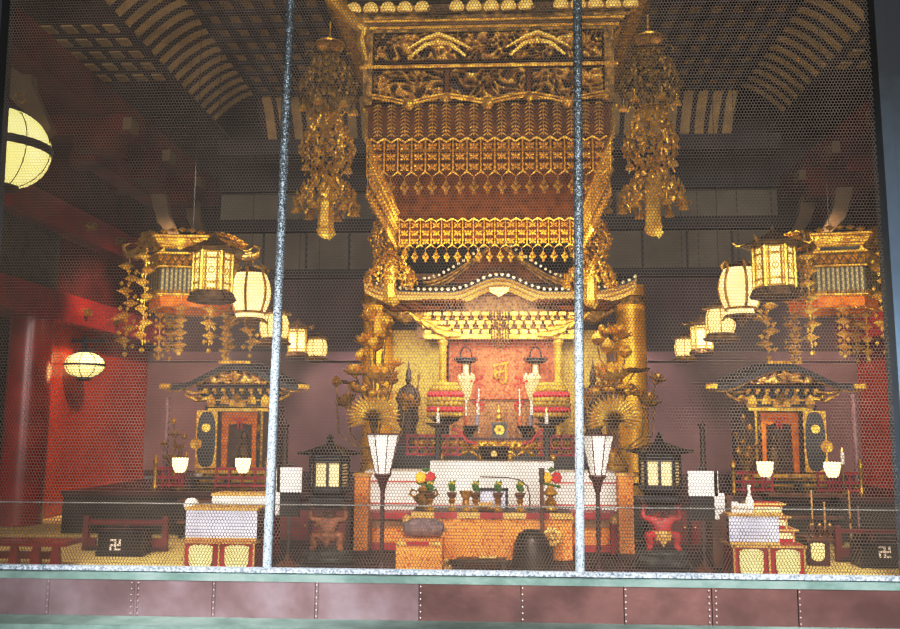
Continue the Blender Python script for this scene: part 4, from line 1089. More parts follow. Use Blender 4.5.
# recessed side tables with brocade and red posts
for pa, pb, lab in ((363, 411, 'red framed low table with brocade panel left of the long brocade table'), (566, 619, 'red framed low table with brocade panel right of the long brocade table')):
    x0, x1, zt2, _ = frame_from_px(pa, pb, 513, 560, 8.22); cx = (x0 + x1) / 2; wd = x1 - x0
    t = thing('side_altar_table', lab, 'table', (cx, 8.38, 0), group='red framed side altar tables')
    MB().box((0, 0, zt2 - .03), (wd, .3, .06)).build('table_top', 'maroon', t, ang=0)
    for i in (-1, 1): MB().box((i * (wd / 2 - .035), -.1, (zt2 - .06) / 2), (.07, .08, zt2 - .06)).build('post', 'maroon', t, ang=0)
    for i in (-1, 1): MB().lathe([(.01, .05), (.05, .02), (.05, -.03), (.02, -.05)], (i * (wd / 2 - .035), -.15, zt2 - .06), 10).build('gold_knob', 'trim_gold', t)
    MB().box((0, -.02, (zt2 - .06) / 2 + .03), (wd - .14, .02, zt2 - .12)).build('brocade_panel', 'brocade', t, ang=0)
    MB().box((0, -.05, zt2 - .1), (wd - .14, .02, .09)).build('upper_panel', 'brocade_tan', t, ang=0)
    MB().box((0, -.08, .05), (wd - .1, .06, .06)).build('bottom_rail', 'maroon', t, ang=0)
# brocade wrapped posts
for pa, pb, lab in ((354, 368, 'square post wrapped in orange brocade left of the white cloth table'), (619, 634, 'square post wrapped in orange brocade right of the white cloth table')):
    x0, x1, zz, _ = frame_from_px(pa, pb, 476, 560, 8.05)
    t = thing('brocade_post', lab, 'post', ((x0 + x1) / 2, 8.12, 0), group='brocade wrapped posts')
    MB().box((0, 0, zz / 2), (x1 - x0, .14, zz)).build('wrapped_shaft', 'brocade', t, ang=0)
    MB().box((0, 0, zz + .012), (x1 - x0 + .03, .17, .024)).build('cap', 'trim_gold', t, ang=0)
    MB().box((0, 0, .02), (x1 - x0 + .03, .17, .04)).build('foot', 'maroon_dark', t, ang=0)
# white cloth tables
def cloth_table(pa, pb, py, Y, lab, z_low, d, stripes):
    x0, x1, zz, _ = frame_from_px(pa, pb, py, 520, Y); wd = x1 - x0
    t = thing('altar_table', lab, 'table', ((x0 + x1) / 2, Y + d / 2, 0))
    MB().box((0, 0, zz - .03), (wd - .02, d - .02, .05)).build('table_top', 'maroon_dark', t, ang=0)
    for i in (-1, 1):
        for j in (-1, 1): MB().box((i * (wd / 2 - .06), j * (d / 2 - .06), (zz - .05) / 2), (.06, .06, zz - .05)).build('leg', 'maroon_dark', t, ang=0)
    return t, wd, zz
def cloth_over(t0, wd, zz, d, z_low, stripes, lab):
    c = thing('tablecloth', lab, 'tablecloth', (t0.location.x, t0.location.y, z_low))
    h = zz - z_low
    def f(u, v):
        if v < .7: return (-wd / 2 + wd * u, -d / 2 - .012 - .006 * math.sin(u * wd * 60) * (1 - v / .7), h * v / .7)
        return (-wd / 2 + wd * u, -d / 2 - .01 + (d + .02) * (v - .7) / .3, h + .004)
    MB().sheet(f, 120, 10).build('cloth', 'white_cloth', c)
    for z in stripes: MB().box((0, -d / 2 - .021, z - z_low), (wd, .004, .01)).build('red_stripe', 'red_cord', c, ang=0)
    return c
t, wd, zz = cloth_table(365, 618, 472, 8.75, 'long altar table hidden under the wide white cloth with red lines', .25, .4, ())
cloth_over(t, wd, zz, .4, .2, (zz - .1, zz - .32), 'wide white cloth with thin red lines hanging over the long altar table')
t, wd, zz = cloth_table(430, 554, 462, 8.5, 'taller middle altar table hidden under plain white cloth', .25, .2, ())
cloth_over(t, wd, zz, .2, .2, (zz - .42,), 'plain white cloth hanging over the taller middle altar table')
# ---- things on the brocade table
YT = 7.9; ZT_ = .402
def on_table(px): 
    p = P(px, 512, YT); return (p.x, YT - .03, zt + .0)
zt = P(490, 512, 7.8).z
v0 = None
for px, lab in ((430, 'gold pedestal vase with green sprig beside the left ornate burner'), (452, 'gold pedestal vase with yellow tipped sprig left of the flared gold cup'), (475.5, 'gold pedestal vase with sprig between the flared gold cup and the black frame'), (498, 'gold pedestal vase with sprig before the black frame'), (520, 'gold pedestal vase with green sprig under the thin curved wire')):
    if v0 is None:
        v0 = t = thing('pedestal_vase', lab, 'vase', on_table(px), group='pedestal vases with sprigs')
        MB().lathe([(.045, 0), (.05, .01), (.028, .03), (.018, .06), (.034, .095), (.02, .115)], n=14).build('pedestal', 'gold', t)
        MB().lathe([(.02, .11), (.04, .13), (.05, .165), (.04, .165)], n=14).build('bowl', 'brown_wood', t)
        mb = MB()
        for j in range(9):
            a = j * 2.4; mb.octa((.02 * math.cos(a), .02 * math.sin(a), .19 + .008 * j), (.016, .012, .035), Matrix.Rotation(.5 * math.cos(a), 3, 'Y'))
        mb.build('sprig', 'green_leaf', t, ang=0)
        mb = MB()
        for j in range(3): mb.octa((.018 * (j - 1), -.02, .245 + .01 * (j % 2)), (.012, .012, .014))
        mb.build('yellow_blossom', 'yellow_flower', t, ang=0)
    else: copy_tree(v0, loc=on_table(px), label=lab)
t = thing('flared_cup', 'flared gold cup without sprig between two pedestal vases', 'cup', on_table(466))
MB().lathe([(.045, 0), (.05, .012), (.025, .035), (.035, .075), (.024, .1)], n=14).build('stem', 'gold', t)
MB().lathe([(.024, .1), (.04, .14), (.06, .18), (.05, .18), (.02, .12)], n=14, flute=.1, nf=6).build('cup', 'gold', t)
for px, pf, lab, big in ((423, 425, 'ornate handled burner vase holding a yellow and a red rose on the brocade table', 1), (551, 552, 'gold gourd vase holding one yellow and one red rose, right end of brocade table', 0)):
    t = thing('rose_vase', lab, 'vase', on_table(px)); t.location.y += .11
    if big:
        MB().lathe([(.07, 0), (.08, .02), (.05, .04), (.085, .08), (.09, .12), (.05, .15), (.06, .18), (.03, .21), (.02, .235), (.035, .25), (.01, .27)], n=16).build('body', 'gold_dark', t)
        for s in (-1, 1): MB().tube([(s * .08, 0, .1), (s * .13, 0, .14), (s * .11, 0, .18), (s * .06, 0, .16)], .014, 6).build('handle', 'gold_dark', t)
    else:
        MB().lathe([(.06, 0), (.065, .015), (.05, .05), (.062, .07), (.02, .12), (.07, .15), (.06, .17), (.03, .2), (.02, .25)], n=16).build('body', 'gold', t)
    x = P(pf, 480, YT).x - t.location.x; z = P(pf, 478, YT).z - zt; RS = .74
    MB().tube([(0, 0, .24), (x * .5, 0, (z + .24) / 2), (x, 0, z - .02)], .005, 5).build('stem', 'green_leaf', t)
    for m, dx in (('yellow_flower', -.045), ('red_flower', .045)):
        mb = MB()
        for r_, k in ((.032, 7), (.018, 5), (.0, 1)):
            for j in range(k):
                a = 2 * PI * j / k; mb.sph((x + dx + r_ * math.cos(a), r_ * .6 * math.sin(a) - .02, z + r_ * math.sin(a)), (.022, .015, .022), 8, 6)
        mb.build('rose', m, t)
    mb = MB()
    for j in range(4): mb.octa((x - .06 + .04 * j, -.02, z - .055 - .008 * j), (.035, .012, .014), Matrix.Rotation(.4, 3, 'Y'))
    mb.octa((x + .0, 0, z + .07), (.04, .02, .03)); mb.build('leaf', 'green_leaf', t, ang=0)
# black stand frame
x0, x1, za, _ = frame_from_px(479, 508, 488, 514, 8.06)
t = thing('standing_frame', 'black edged upright frame with a pale panel on the brocade table', 'frame', ((x0 + x1) / 2, 8.06, zt))
w_, h_ = x1 - x0, za - zt
MB().box((0, 0, h_ - .012), (w_, .03, .024)).box((w_ / 2 - .012, 0, h_ / 2), (.024, .03, h_)).box((-w_ / 2 + .006, 0, h_ / 2), (.01, .03, h_)).build('edge', 'black', t, ang=0)
MB().box((0, .006, h_ / 2), (w_ - .02, .006, h_ - .02)).build('pale_panel', 'white_lilac', t, ang=0)
t = thing('offering_dish', 'low gold dish with heaped offerings before the black frame', 'dish', on_table(486))
MB().lathe([(.06, 0), (.09, .02), (.1, .03), (.06, .03)], n=16).build('dish', 'gold', t)
mb = MB()
for j in range(8): mb.sph((.05 * math.cos(j * 2.4), .04 * math.sin(j * 2.4), .045 + .01 * (j % 3)), .024, 7, 5)
mb.build('offering', 'trim_gold', t)
# thin curved wire stand and brown staff
t = thing('curved_wire_stand', 'thin black wire stand curving over the white cloth', 'stand', (P(530, 512, 7.95).x, 8.0, zt))
X0 = t.location.x; Zr = lambda py: P(510, py, 8.0).z - zt
MB().tube([(0, 0, 0), (0, 0, Zr(495)), (-.02, 0, Zr(486)), (-.09, 0, Zr(480)), (-.2, 0, Zr(477.5)), (-.46, 0, Zr(477))], .006, 6).build('wire', 'iron', t)
MB().lathe([(.03, 0), (.03, .01), (.01, .014)], n=12).build('foot', 'iron', t)
p = P(542, 524, 7.68)
t = thing('brown_staff', 'upright brown staff with dark banded top standing before the white cloth', 'staff', (p.x, 7.66, 0))
zt9 = P(542, 468, 7.66).z
MB().tube([(0, 0, 0), (0, 0, zt9 - .14)], .018, 10).build('shaft', 'brown_wood', t)
MB().lathe([(.018, zt9 - .14), (.026, zt9 - .12), (.02, zt9 - .09), (.026, zt9 - .05), (.026, zt9)], n=12).build('banded_top', 'bell_dark', t)
MB().lathe([(.06, 0), (.06, .02), (.02, .04)], n=14).build('foot', 'bell_dark', t)
# small brocade stand with bolster
x0, x1, za, _ = frame_from_px(396, 442, 542, 570, 7.25); wd = x1 - x0
t = thing('brocade_stand', 'small low stand covered with orange brocade in front of the altar table', 'stand', ((x0 + x1) / 2, 7.42, 0))
MB().box((0, 0, za / 2), (wd, .36, za)).build('covered_box', 'brocade', t, ang=0)
for k, (m, a, b) in enumerate((('trim_gold', -.5, -.27), ('maroon', -.27, .22), ('trim_gold', .22, .5))):
    MB().box((wd * (a + b) / 2, -.186, za - .012), (wd * (b - a), .01, .03)).build('edge_band', m, t, ang=0)
bl = thing('bolster_cushion', 'grey mottled bolster cushion lying on the small brocade stand', 'cushion', (t.location.x + .02, 7.5, za))
MB().tube([(-.17, 0, .07), (-.16, 0, .075), (-.1, 0, .085), (0, 0, .09), (.1, 0, .085), (.16, 0, .075), (.17, 0, .07)], [.02, .06, .075, .08, .075, .06, .02], 14).build('bolster', 'cushion_grey', bl)
for s in (-1, 1): MB().octa((s * .18, 0, .07), (.02, .025, .025)).build('end_tassel', 'trim_gold', bl)
# dark dome
x0, x1, za, _ = frame_from_px(512, 552, 529, 570, 7.3); r = (x1 - x0) / 2
t = thing('dome_bell', 'large dark brown dome bell on the floor before the brocade table', 'bell', ((x0 + x1) / 2, 7.32, 0))
MB().lathe([(r, 0), (r * 1.02, .03), (r * .97, za * .45), (r * .88, za * .68), (r * .66, za * .88), (r * .35, za * .98), (.01, za)], n=30).build('dome', 'bell_dark', t)
MB().lathe([(r * 1.02, 0), (r * 1.05, .015), (r * 1.02, .03)], n=30).build('lip', 'dark_wood', t)
t = thing('flower_rosette', 'round pale rosette ornament leaning behind the dark dome', 'ornament', (P(552, 537, 7.62).x, 7.6, 0))
zz = P(552, 537, 7.6).z
mb = MB()
for j in range(10):
    a = 2 * PI * j / 10; mb.sph((.06 * math.cos(a), -.01, zz + .06 * math.sin(a)), (.028, .015, .028), 7, 5)
mb.sph((0, -.02, zz), (.03, .02, .03), 8, 6); mb.build('rosette', 'trim_gold', t)
MB().tube([(0, 0, 0), (0, 0, zz)], .01, 6).build('stem', 'dark_wood', t)
# low dark table with scrolls
x0, x1, za, _ = frame_from_px(456, 507, 560, 570, 7.2)
t = thing('low_scripture_table', 'very low dark table holding pale scrolls before the brocade table', 'table', ((x0 + x1) / 2, 7.28, 0))
MB().box((0, 0, za - .01), (x1 - x0, .18, .02)).build('table_top', 'dark_wood', t, ang=0)
for s in (-1, 1): MB().box((s * (x1 - x0 - .06) / 2, 0, (za - .02) / 2), (.03, .16, za - .02)).build('leg', 'dark_wood', t, ang=0)
for k, px in enumerate((484, 491)):
    p = P(px, 560, 7.25)
    s = thing('scroll', ('pale scroll on the very low dark table, first of two', 'pale scroll on the very low dark table, nearer the dome')[k], 'scroll', (p.x, 7.25, za + .014))
    MB().tube([(-.045, 0, 0), (.045, 0, 0)], .013, 8).build('paper', 'trim_gold', s); MB().tube([(-.055, 0, 0), (.055, 0, 0)], .005, 6).build('rod', 'dark_wood', s)
t = thing('bead_pile', 'small heap of pale round beads beside the low brocade stand', 'beads', (P(446, 563, 7.3).x, 7.3, 0))
mb = MB()
for j in range(9): mb.sph((.03 * math.cos(j * 2.2) * (j > 2), .03 * math.sin(j * 2.2), .02 + .03 * (j % 3)), .022, 8, 6)
mb.build('bead', 'trim_gold', t)

# ================================================================== FLOOR LANTERNS
cl = None
for px, lab in ((381.5, 'white cone paper lantern on a red pole standing left of the brocade altar table'), (599, 'white cone paper lantern on a red pole standing right of the brocade altar table')):
    p = P(px, 567, 7.2); loc = (p.x, 7.2, 0)
    if cl is None:
        ztop, zneck = P(px, 434, 7.2).z, P(px, 473, 7.2).z
        cl = t = thing('cone_lantern', lab, 'lantern', loc, group='cone lanterns on poles')
        MB().lathe([(.065, zneck), (.142, ztop)], n=8, a0=PI / 8).build('paper_shade', 'paper_white', t, ang=25)
        mb = MB()
        for k in range(8):
            a = PI / 8 + PI / 4 * k; mb.tube([(.066 * math.cos(a), .066 * math.sin(a), zneck), (.144 * math.cos(a), .144 * math.sin(a), ztop)], .0045, 4)
            b = a + PI / 4; mb.tube([(.146 * math.cos(a), .146 * math.sin(a), ztop), (.146 * math.cos(b), .146 * math.sin(b), ztop)], .008, 5)
        mb.build('frame', 'maroon_dark', t)
        MB().lathe([(.07, zneck), (.075, zneck - .015), (.045, zneck - .06), (.022, zneck - .14), (.018, zneck - .16)], n=12).build('neck', 'maroon_dark', t)
        MB().lathe([(.018, zneck - .15), (.018, .06)], n=10).build('pole', 'maroon_dark', t)
        MB().lathe([(.1, 0), (.1, .015), (.05, .03), (.02, .08)], n=14).build('foot', 'maroon_dark', t)
    else: copy_tree(cl, loc=loc, label=lab)
# ---- black lanterns carried by crouching demons
YO = 7.55
def oni(t, mat):
    s = 1.
    pts = [(0, 0, .14), (0, .0, .22), (0, -.01, .3), (0, -.02, .35), (0, -.05, .405),
           (.06, -.02, .13), (.15, -.07, .17), (.13, -.06, .03), (.15, -.12, .012),
           (-.06, -.02, .13), (-.15, -.07, .17), (-.13, -.06, .03), (-.15, -.12, .012),
           (.1, -.01, .32), (.19, -.03, .34), (.165, -.01, .44),
           (-.1, -.01, .32), (-.19, -.03, .34), (-.165, -.01, .44)]
    ed = [(0, 1), (1, 2), (2, 3), (3, 4), (0, 5), (5, 6), (6, 7), (7, 8), (0, 9), (9, 10), (10, 11), (11, 12), (2, 13), (13, 14), (14, 15), (2, 16), (16, 17), (17, 18)]
    rd = [.09, .1, .105, .05, .066, .06, .055, .035, .03, .06, .055, .035, .03, .045, .036, .028, .045, .036, .028]
    b = skin('demon_body', pts, ed, rd, mat, t, 2, 0)
    f = MB()
    for q in (-1, 1):
        f.sph((q * .025, -.112, .42), .012, 8, 6); f.octa((q * .045, -.05, .48), (.014, .014, .03), Matrix.Rotation(q * .4, 3, 'Y'))
        f.sph((q * .07, -.05, .405), (.014, .016, .024), 6, 5)
        f.tube([(q * .006, -.115, .436), (q * .042, -.1, .448)], .009, 5)
    f.octa((0, -.122, .4), (.018, .018, .02)); f.sph((0, -.106, .372), (.032, .014, .012), 8, 6)
    f.build('face', 'bronze' if mat == 'oni_tan' else 'maroon_dark', t)
    MB().lathe([(.095, .1), (.11, .16), (.1, .19), (.085, .2)], (0, -.01, 0), 16, flute=.06, nf=7).octa((0, -.1, .12), (.05, .025, .09)).build('loincloth', 'trim_gold' if mat == 'oni_red' else 'oni_tan', t)
    for q in (-1, 1):
        h = MB().sph((q * .165, -.01, .455), (.026, .03, .022), 8, 6)
        for k in range(4): h.tube([(q * .165 - .02 + .013 * k, -.02, .46), (q * .165 - .022 + .014 * k, -.042, .475), (q * .165 - .022 + .014 * k, -.04, .486)], [.008, .007, .005], 5)
        h.tube([(q * .142, -.01, .455), (q * .13, -.02, .474)], [.009, .006], 5); h.build('hand', mat, t)
def black_lantern(t):
    hexp = [(-.125, -.15), (.125, -.15), (.18, 0), (.125, .15), (-.125, .15), (-.18, 0)]
    def pr(z0, z1, k0, k1, nm, mat):
        MB().add([(x * k0, y * k0, z0) for x, y in hexp] + [(x * k1, y * k1, z1) for x, y in hexp], [(0, 1, 2, 3, 4, 5), (6, 7, 8, 9, 10, 11)] + [(i, (i + 1) % 6, (i + 1) % 6 + 6, i + 6) for i in range(6)]).build(nm, mat, t, ang=0)
    pr(0, .04, .95, 1.15, 'base', 'black'); pr(.04, .08, 1.2, 1.2, 'base_slab', 'black'); pr(.08, .13, .8, 1.1, 'lotus_base', 'iron')
    z0, z1 = .15, .4
    pr(z0, z1, .95, .95, 'paper_window', 'paper_window')
    mb = MB()
    for k in range(6):
        A = Vector((*hexp[k], 0)); B = Vector((*hexp[(k + 1) % 6], 0))
        mb.tube([A + Vector((0, 0, .13)), A + Vector((0, 0, z1 + .06))], .015, 6)
        for z in (.135, z0, z0 + .015, z1, z1 + .025, z1 + .05): mb.tube([A + Vector((0, 0, z)), B + Vector((0, 0, z))], .013, 6)
    mb.box((0, -.15, (z0 + z1) / 2), (.026, .02, z1 - z0)); mb.box((-.115, -.15, (z0 + z1) / 2), (.02, .02, z1 - z0)); mb.box((.115, -.15, (z0 + z1) / 2), (.02, .02, z1 - z0))
    mb.build('frame', 'black', t)
    for k in (1, 2, 4, 5):
        A = Vector((*hexp[k], 0)); B = Vector((*hexp[(k + 1) % 6], 0)); mb = MB()
        for j in range(9): z = z0 + (z1 - z0) * (j + .5) / 9; mb.tube([A + Vector((0, 0, z)), B + Vector((0, 0, z))], .006, 4)
        mb.build('side_louver', 'iron', t)
    def rf(u, v):
        a = 2 * PI * u; k6 = abs(math.cos(3 * a)); rr = (.03 + .2 * v + .07 * k6 ** 4 * v ** 3); return (rr * math.cos(a), rr * .9 * math.sin(a), z1 + .055 + .105 * (1 - v ** 1.7) + .03 * k6 ** 6 * v ** 4)
    MB().sheet(rf, 72, 8).build('roof', 'black', t)
    for k in range(6):
        a = PI / 3 * k
        MB().curl((.27 * math.cos(a), 0, z1 + .075), .018, 1 if math.cos(a) > 0 else -1, 1, .009, y=.24 * math.sin(a)).build('roof_curl', 'black', t)
    MB().lathe([(.035, z1 + .15), (.045, z1 + .18), (.02, z1 + .195), (.03, z1 + .215), (.008, z1 + .25)], n=12).octa((0, 0, z1 + .22), (.04, .016, .016)).build('finial', 'black', t)
for px, mat, l1, l2, l3 in ((328, 'oni_tan', 'brown crouching demon statue with raised arms carrying the left black lantern', 'black roofed hexagonal lantern carried by the brown demon', 'dark carved rock base under the brown demon'), (662, 'oni_red', 'red crouching demon statue with raised arms carrying the right black lantern', 'black roofed hexagonal lantern carried by the red demon', 'dark carved rock base under the red demon')):
    p = P(px, 545, YO)
    zb = P(px, 549, YO).z
    t = thing('rock_base', l3, 'base', (p.x, YO, 0))
    def rk(u, v):
        a = 2 * PI * u; n_ = noise.noise(Vector((math.cos(a) * 2, math.sin(a) * 2, v * 3 + px))); r = (.235 - .05 * v) * (1 + .25 * n_); return (r * math.cos(a), r * .8 * math.sin(a), (zb - .01) * v)
    MB().sheet(rk, 40, 8).lathe([(.21, zb - .03), (.19, zb - .005)], n=20, sy=.85).build('rock', 'rock_dark', t)
    MB().lathe([(.24, 0), (.24, .03), (.22, .04)], n=20, sy=.85).build('plinth', 'black', t)
    t = thing('demon_statue', l1, 'statue', (p.x, YO, zb), sc=(.86, .86, .78)); oni(t, mat)
    zl = zb + .378
    t = thing('black_lantern', l2, 'lantern', (p.x, YO, zl), rz=.06 if px < 450 else -.2, sc=.94); black_lantern(t)
# ---- notice stands with white sheet
for px, ys, lab, sg, by in ((290, 467, 'white sheet over black board on a thin stand beside the left pipe', -1, 572), (702, 471, 'white sheet over black board on a thin stand beside the tiered red desk', 1, 571)):
    YN = 7.35; p = P(px, 480, YN); t = thing('notice_stand', lab, 'stand', (p.x, YN, 0), group='white sheet notice stands')
    zt3, zm, zl = P(px, ys, YN).z, P(px, ys + 25, YN).z, P(px, ys + 48, YN).z
    w_ = (28 if sg > 0 else 25) * YN / 850
    MB().box((0, 0, (zm + zl) / 2 + .02), (w_ - .03, .03, zm - zl + .06)).build('black_board', 'black', t, ang=0)
    MB().box((0, -.022, (zt3 + zm) / 2), (w_, .012, zt3 - zm)).box((sg * (w_ / 2 - .012), -.022, (zt3 + zl) / 2), (.035, .012, zt3 - zl)).build('white_sheet', 'white_cloth', t, ang=0)
    MB().tube([(0, .01, .03), (0, .01, zm)], .012, 8).build('pole', 'grey_pole', t)
    MB().lathe([(.1, 0), (.1, .015), (.06, .04), (.03, .06), (.015, .12)], n=16).build('foot', 'brown_wood', t)
    MB().octa((0, 0, zt3 + .02), (.03, .02, .025)).build('clip', 'grey_pole', t)
for px, py, lab in ((286, 424, 'tall dark candle post rising behind the left white sheet stand'), (702, 424, 'tall dark candle post rising behind the right white sheet stand')):
    p = P(px, py, 9.7); t = thing('candle_post', lab, 'post', (p.x, 9.7, .45), group='tall dark candle posts'); h = p.z - .45
    MB().lathe([(.12, 0), (.13, .03), (.05, .06), (.035, .1), (.03, h - .03), (.045, h - .02), (.045, h)], n=14).build('shaft', 'dark_wood', t)
    MB().lathe([(.008, h), (.006, h + .05)], n=6).build('spike', 'iron', t)
# dark red low screens behind the demon lanterns
for px, lab in ((312, 'dark red low cabinet in shadow behind the brown demon lantern'), (688, 'dark red low cabinet in shadow behind the red demon lantern')):
    p = P(px, 520, 8.7); t = thing('low_cabinet', lab, 'cabinet', (p.x, 8.8, 0)); zz = P(px, 505, 8.65).z
    MB().box((0, 0, zz / 2), (.8, .3, zz)).build('carcass', 'maroon_dark', t, ang=0)
    MB().box((0, -.02, zz + .012), (.86, .38, .025)).build('top', 'maroon_dark', t, ang=0)
    for k in range(2): 
        d = MB().box((-.19 + .38 * k, -.156, zz / 2), (.34, .012, zz - .1)).build('door', 'rail_red', t, ang=0)
        MB().sph((-.05 + .1 * k, -.17, zz / 2), .012, 6, 5).build('knob', 'trim_gold', d)

# ================================================================== DESKS WITH YELLOW PANELS
def cusp(w, h):
    pts = []
    for k in range(41):
        a = k / 40
        if a <= .5:      # top edge left to right
            u = a / .5; x = -w / 2 + w * u; pts.append((x, h / 2 - .0 - .035 * w * (1 - abs(math.cos(u * PI * 4))) - .1 * h * abs(2 * u - 1) ** 4))
        else:
            u = (a - .5) / .5; an = -u * PI; pts.append((w / 2 * math.cos(an) * (1 if True else 1), -h / 2 * abs(math.sin(an)) ** .6 * 1.0 + .0))
    return pts
def cusp_panel(parent, c, w, h, y):
    MB().prism([(c[0] + x, c[1] + z) for x, z in cusp(w, h)], y - .008, y + .005).build('yellow_panel', 'yellow_panel', parent, ang=0)
def desk(pa, pb, pyt, pyb, Y, lab, ca=None, cb=None, pyc=None, n=2, d=.34):
    x0, x1, zz, _ = frame_from_px(pa, pb, pyt, pyb, Y); wd = x1 - x0
    t = thing('sutra_desk', lab, 'desk', ((x0 + x1) / 2, Y + d / 2, 0))
    MB().box((0, 0, zz / 2 + .01), (wd - .02, d - .02, zz - .02)).build('body', 'maroon', t, ang=0)
    MB().box((0, 0, zz - .012), (wd + .02, d + .02, .016)).build('top', 'trim_gold', t, ang=0)
    MB().box((0, 0, .015), (wd + .01, d + .01, .03)).build('plinth', 'maroon', t, ang=0)
    for k in range(n + 1):
        MB().box((-wd / 2 + .01 + (wd - .02) * k / n, -d / 2, zz / 2), (.015, .02, zz)).build('gold_stile', 'trim_gold', t, ang=0)
    for k in range(n):
        cusp_panel(t, (-wd / 2 + wd * (k + .5) / n, zz * .49), wd / n * .66, zz * .8, -d / 2 - .006)
    return t, zz, wd
def cloth_box(pa, pb, pyt, pyb, Y, lab, zbase, d=.3, mat='white_lilac'):
    x0, x1, zz, z0 = frame_from_px(pa, pb, pyt, pyb, Y); wd = x1 - x0
    t = thing('cloth_covered_box', lab, 'box', ((x0 + x1) / 2, Y + d / 2, zbase))
    h = zz - zbase
    MB().box((0, 0, h / 2), (wd - .02, d - .02, h - .01)).build('box', 'brown_wood', t, ang=0)
    MB().sheet(lambda u, v: (-wd / 2 + wd * u, -d / 2 - .004 - .004 * math.sin(u * 30) * (1 - v), .02 + (h - .03) * v), 40, 4).build('white_cloth', mat, t)
    MB().box((0, 0, h - .008), (wd + .02, d + .02, .022)).build('gold_edge', 'trim_gold', t, ang=0)
    MB().box((0, -d / 2 - .006, .012), (wd, .01, .022)).build('gold_hem', 'trim_gold', t, ang=0)
    return t
t, zz, _ = desk(183, 255, 541, 571, 7.05, 'red lacquer desk with two yellow cusped panels beside the left pipe')
cloth_box(186, 257, 508, 541, 7.08, 'box draped with white cloth on the left red desk', zz, .28)
x0, x1, zz2, _ = frame_from_px(212, 268, 495, 508, 7.75)
t, zd, _ = desk(208, 272, 512, 560, 7.75, 'dark red desk in shadow behind the left draped box', n=2)
cloth_box(212, 268, 494, 512, 7.78, 'long white draped box on the desk behind the left pipe', zd, .28, 'white_cloth')
p = P(190, 508, 7.62)
t = thing('bone_ornament', 'small round cream pot behind the left draped box', 'pot', (p.x, 7.65, 0)); zz = P(190, 500, 7.65).z
MB().lathe([(.06, zz - .08), (.07, zz - .04), (.05, zz), (.02, zz + .02)], n=14).build('pot', 'wax', t); MB().lathe([(.07, 0), (.05, .05), (.05, zz - .08)], n=10).build('stand', 'maroon_dark', t)
# right desk with tiers
t, zz, _ = desk(733, 806, 545, 577, 7.0, 'red lacquer desk with two yellow cusped panels carrying stepped tiers')
cloth_box(729, 779, 514, 545, 7.0, 'box draped with white cloth on the stepped red desk', zz, .12)
zprev = zz
for k, (pa, pb, py, lab) in enumerate((((755), 797, 529, 'lowest red and yellow tier standing on the stepped desk'), (755, 790, 516, 'middle red and yellow tier of the stepped desk'), (752, 785, 503, 'topmost red and yellow tier of the stepped desk'))):
    x0, x1, zk, _ = frame_from_px(pa, pb, py, 540, 7.16); wd = x1 - x0; h = zk - zprev
    s = thing('display_tier', lab, 'tier', ((x0 + x1) / 2, 7.27 + .0, zprev))
    MB().box((0, 0, h / 2), (wd - .02, .18, h - .004)).build('body', 'maroon', s, ang=0)
    MB().box((0, 0, h - .01), (wd + .03, .22, .013)).build('top', 'trim_gold', s, ang=0)
    MB().prism([(wd * .5 - .03 + q * .0, h * .5) for q in ()] or [(-wd * .38, h * .26), (wd * .38, h * .26), (wd * .42, h * .46), (wd * .36, h * .68), (-wd * .36, h * .68), (-wd * .42, h * .46)], -.1, -.09).build('yellow_panel', 'yellow_panel', s, ang=0)
    for q in (-1, 1): MB().box((q * (wd / 2 - .02), -.092, h / 2), (.015, .01, h)).build('gold_stile', 'trim_gold', s, ang=0)
    zprev = zk
zc = P(750, 514, 7.0).z
x0 = P(738, 514, 7.06)
for px, lab, hh, ww in ((735, 'white folded card standing on the right draped box', .085, .06), (742, 'white paper packet on the right draped box', .07, .07)):
    p = P(px, 514, 7.06); s = thing('paper_packet', lab, 'packet', (p.x, 7.06, zc + .004))
    MB().box((0, 0, hh / 2), (ww, .03, hh), taper=.85).build('packet', 'white_cloth', s, ang=0); MB().box((0, -.016, hh * .5), (ww * .5, .004, .012)).build('band', 'trim_gold', s, ang=0)
p = P(749.5, 514, 7.06); s = thing('white_bottle', 'white slender bottle on the right draped box', 'bottle', (p.x, 7.05, zc + .004))
MB().lathe([(.028, 0), (.032, .02), (.03, .1), (.012, .15), (.01, .19)], n=14).build('body', 'wax', s); MB().lathe([(.013, .19), (.014, .215), (.008, .22)], n=10).build('stopper', 'wax', s)
p = P(724, 545, 7.7); s = thing('tablet_stand', 'pale upright tablet on a brown stand behind the right draped box', 'tablet', (p.x, 7.75, 0)); zz9 = P(724, 493, 7.75).z
MB().box((0, 0, .22), (.22, .22, .44)).build('stand', 'brown_wood', s, ang=0)
MB().box((-.0, 0, (.44 + zz9) / 2), (.06, .03, zz9 - .44)).build('tablet', 'white_cloth', s, ang=0); MB().box((.07, 0, .52), (.05, .04, .16)).build('side_block', 'brown_wood', s, ang=0)
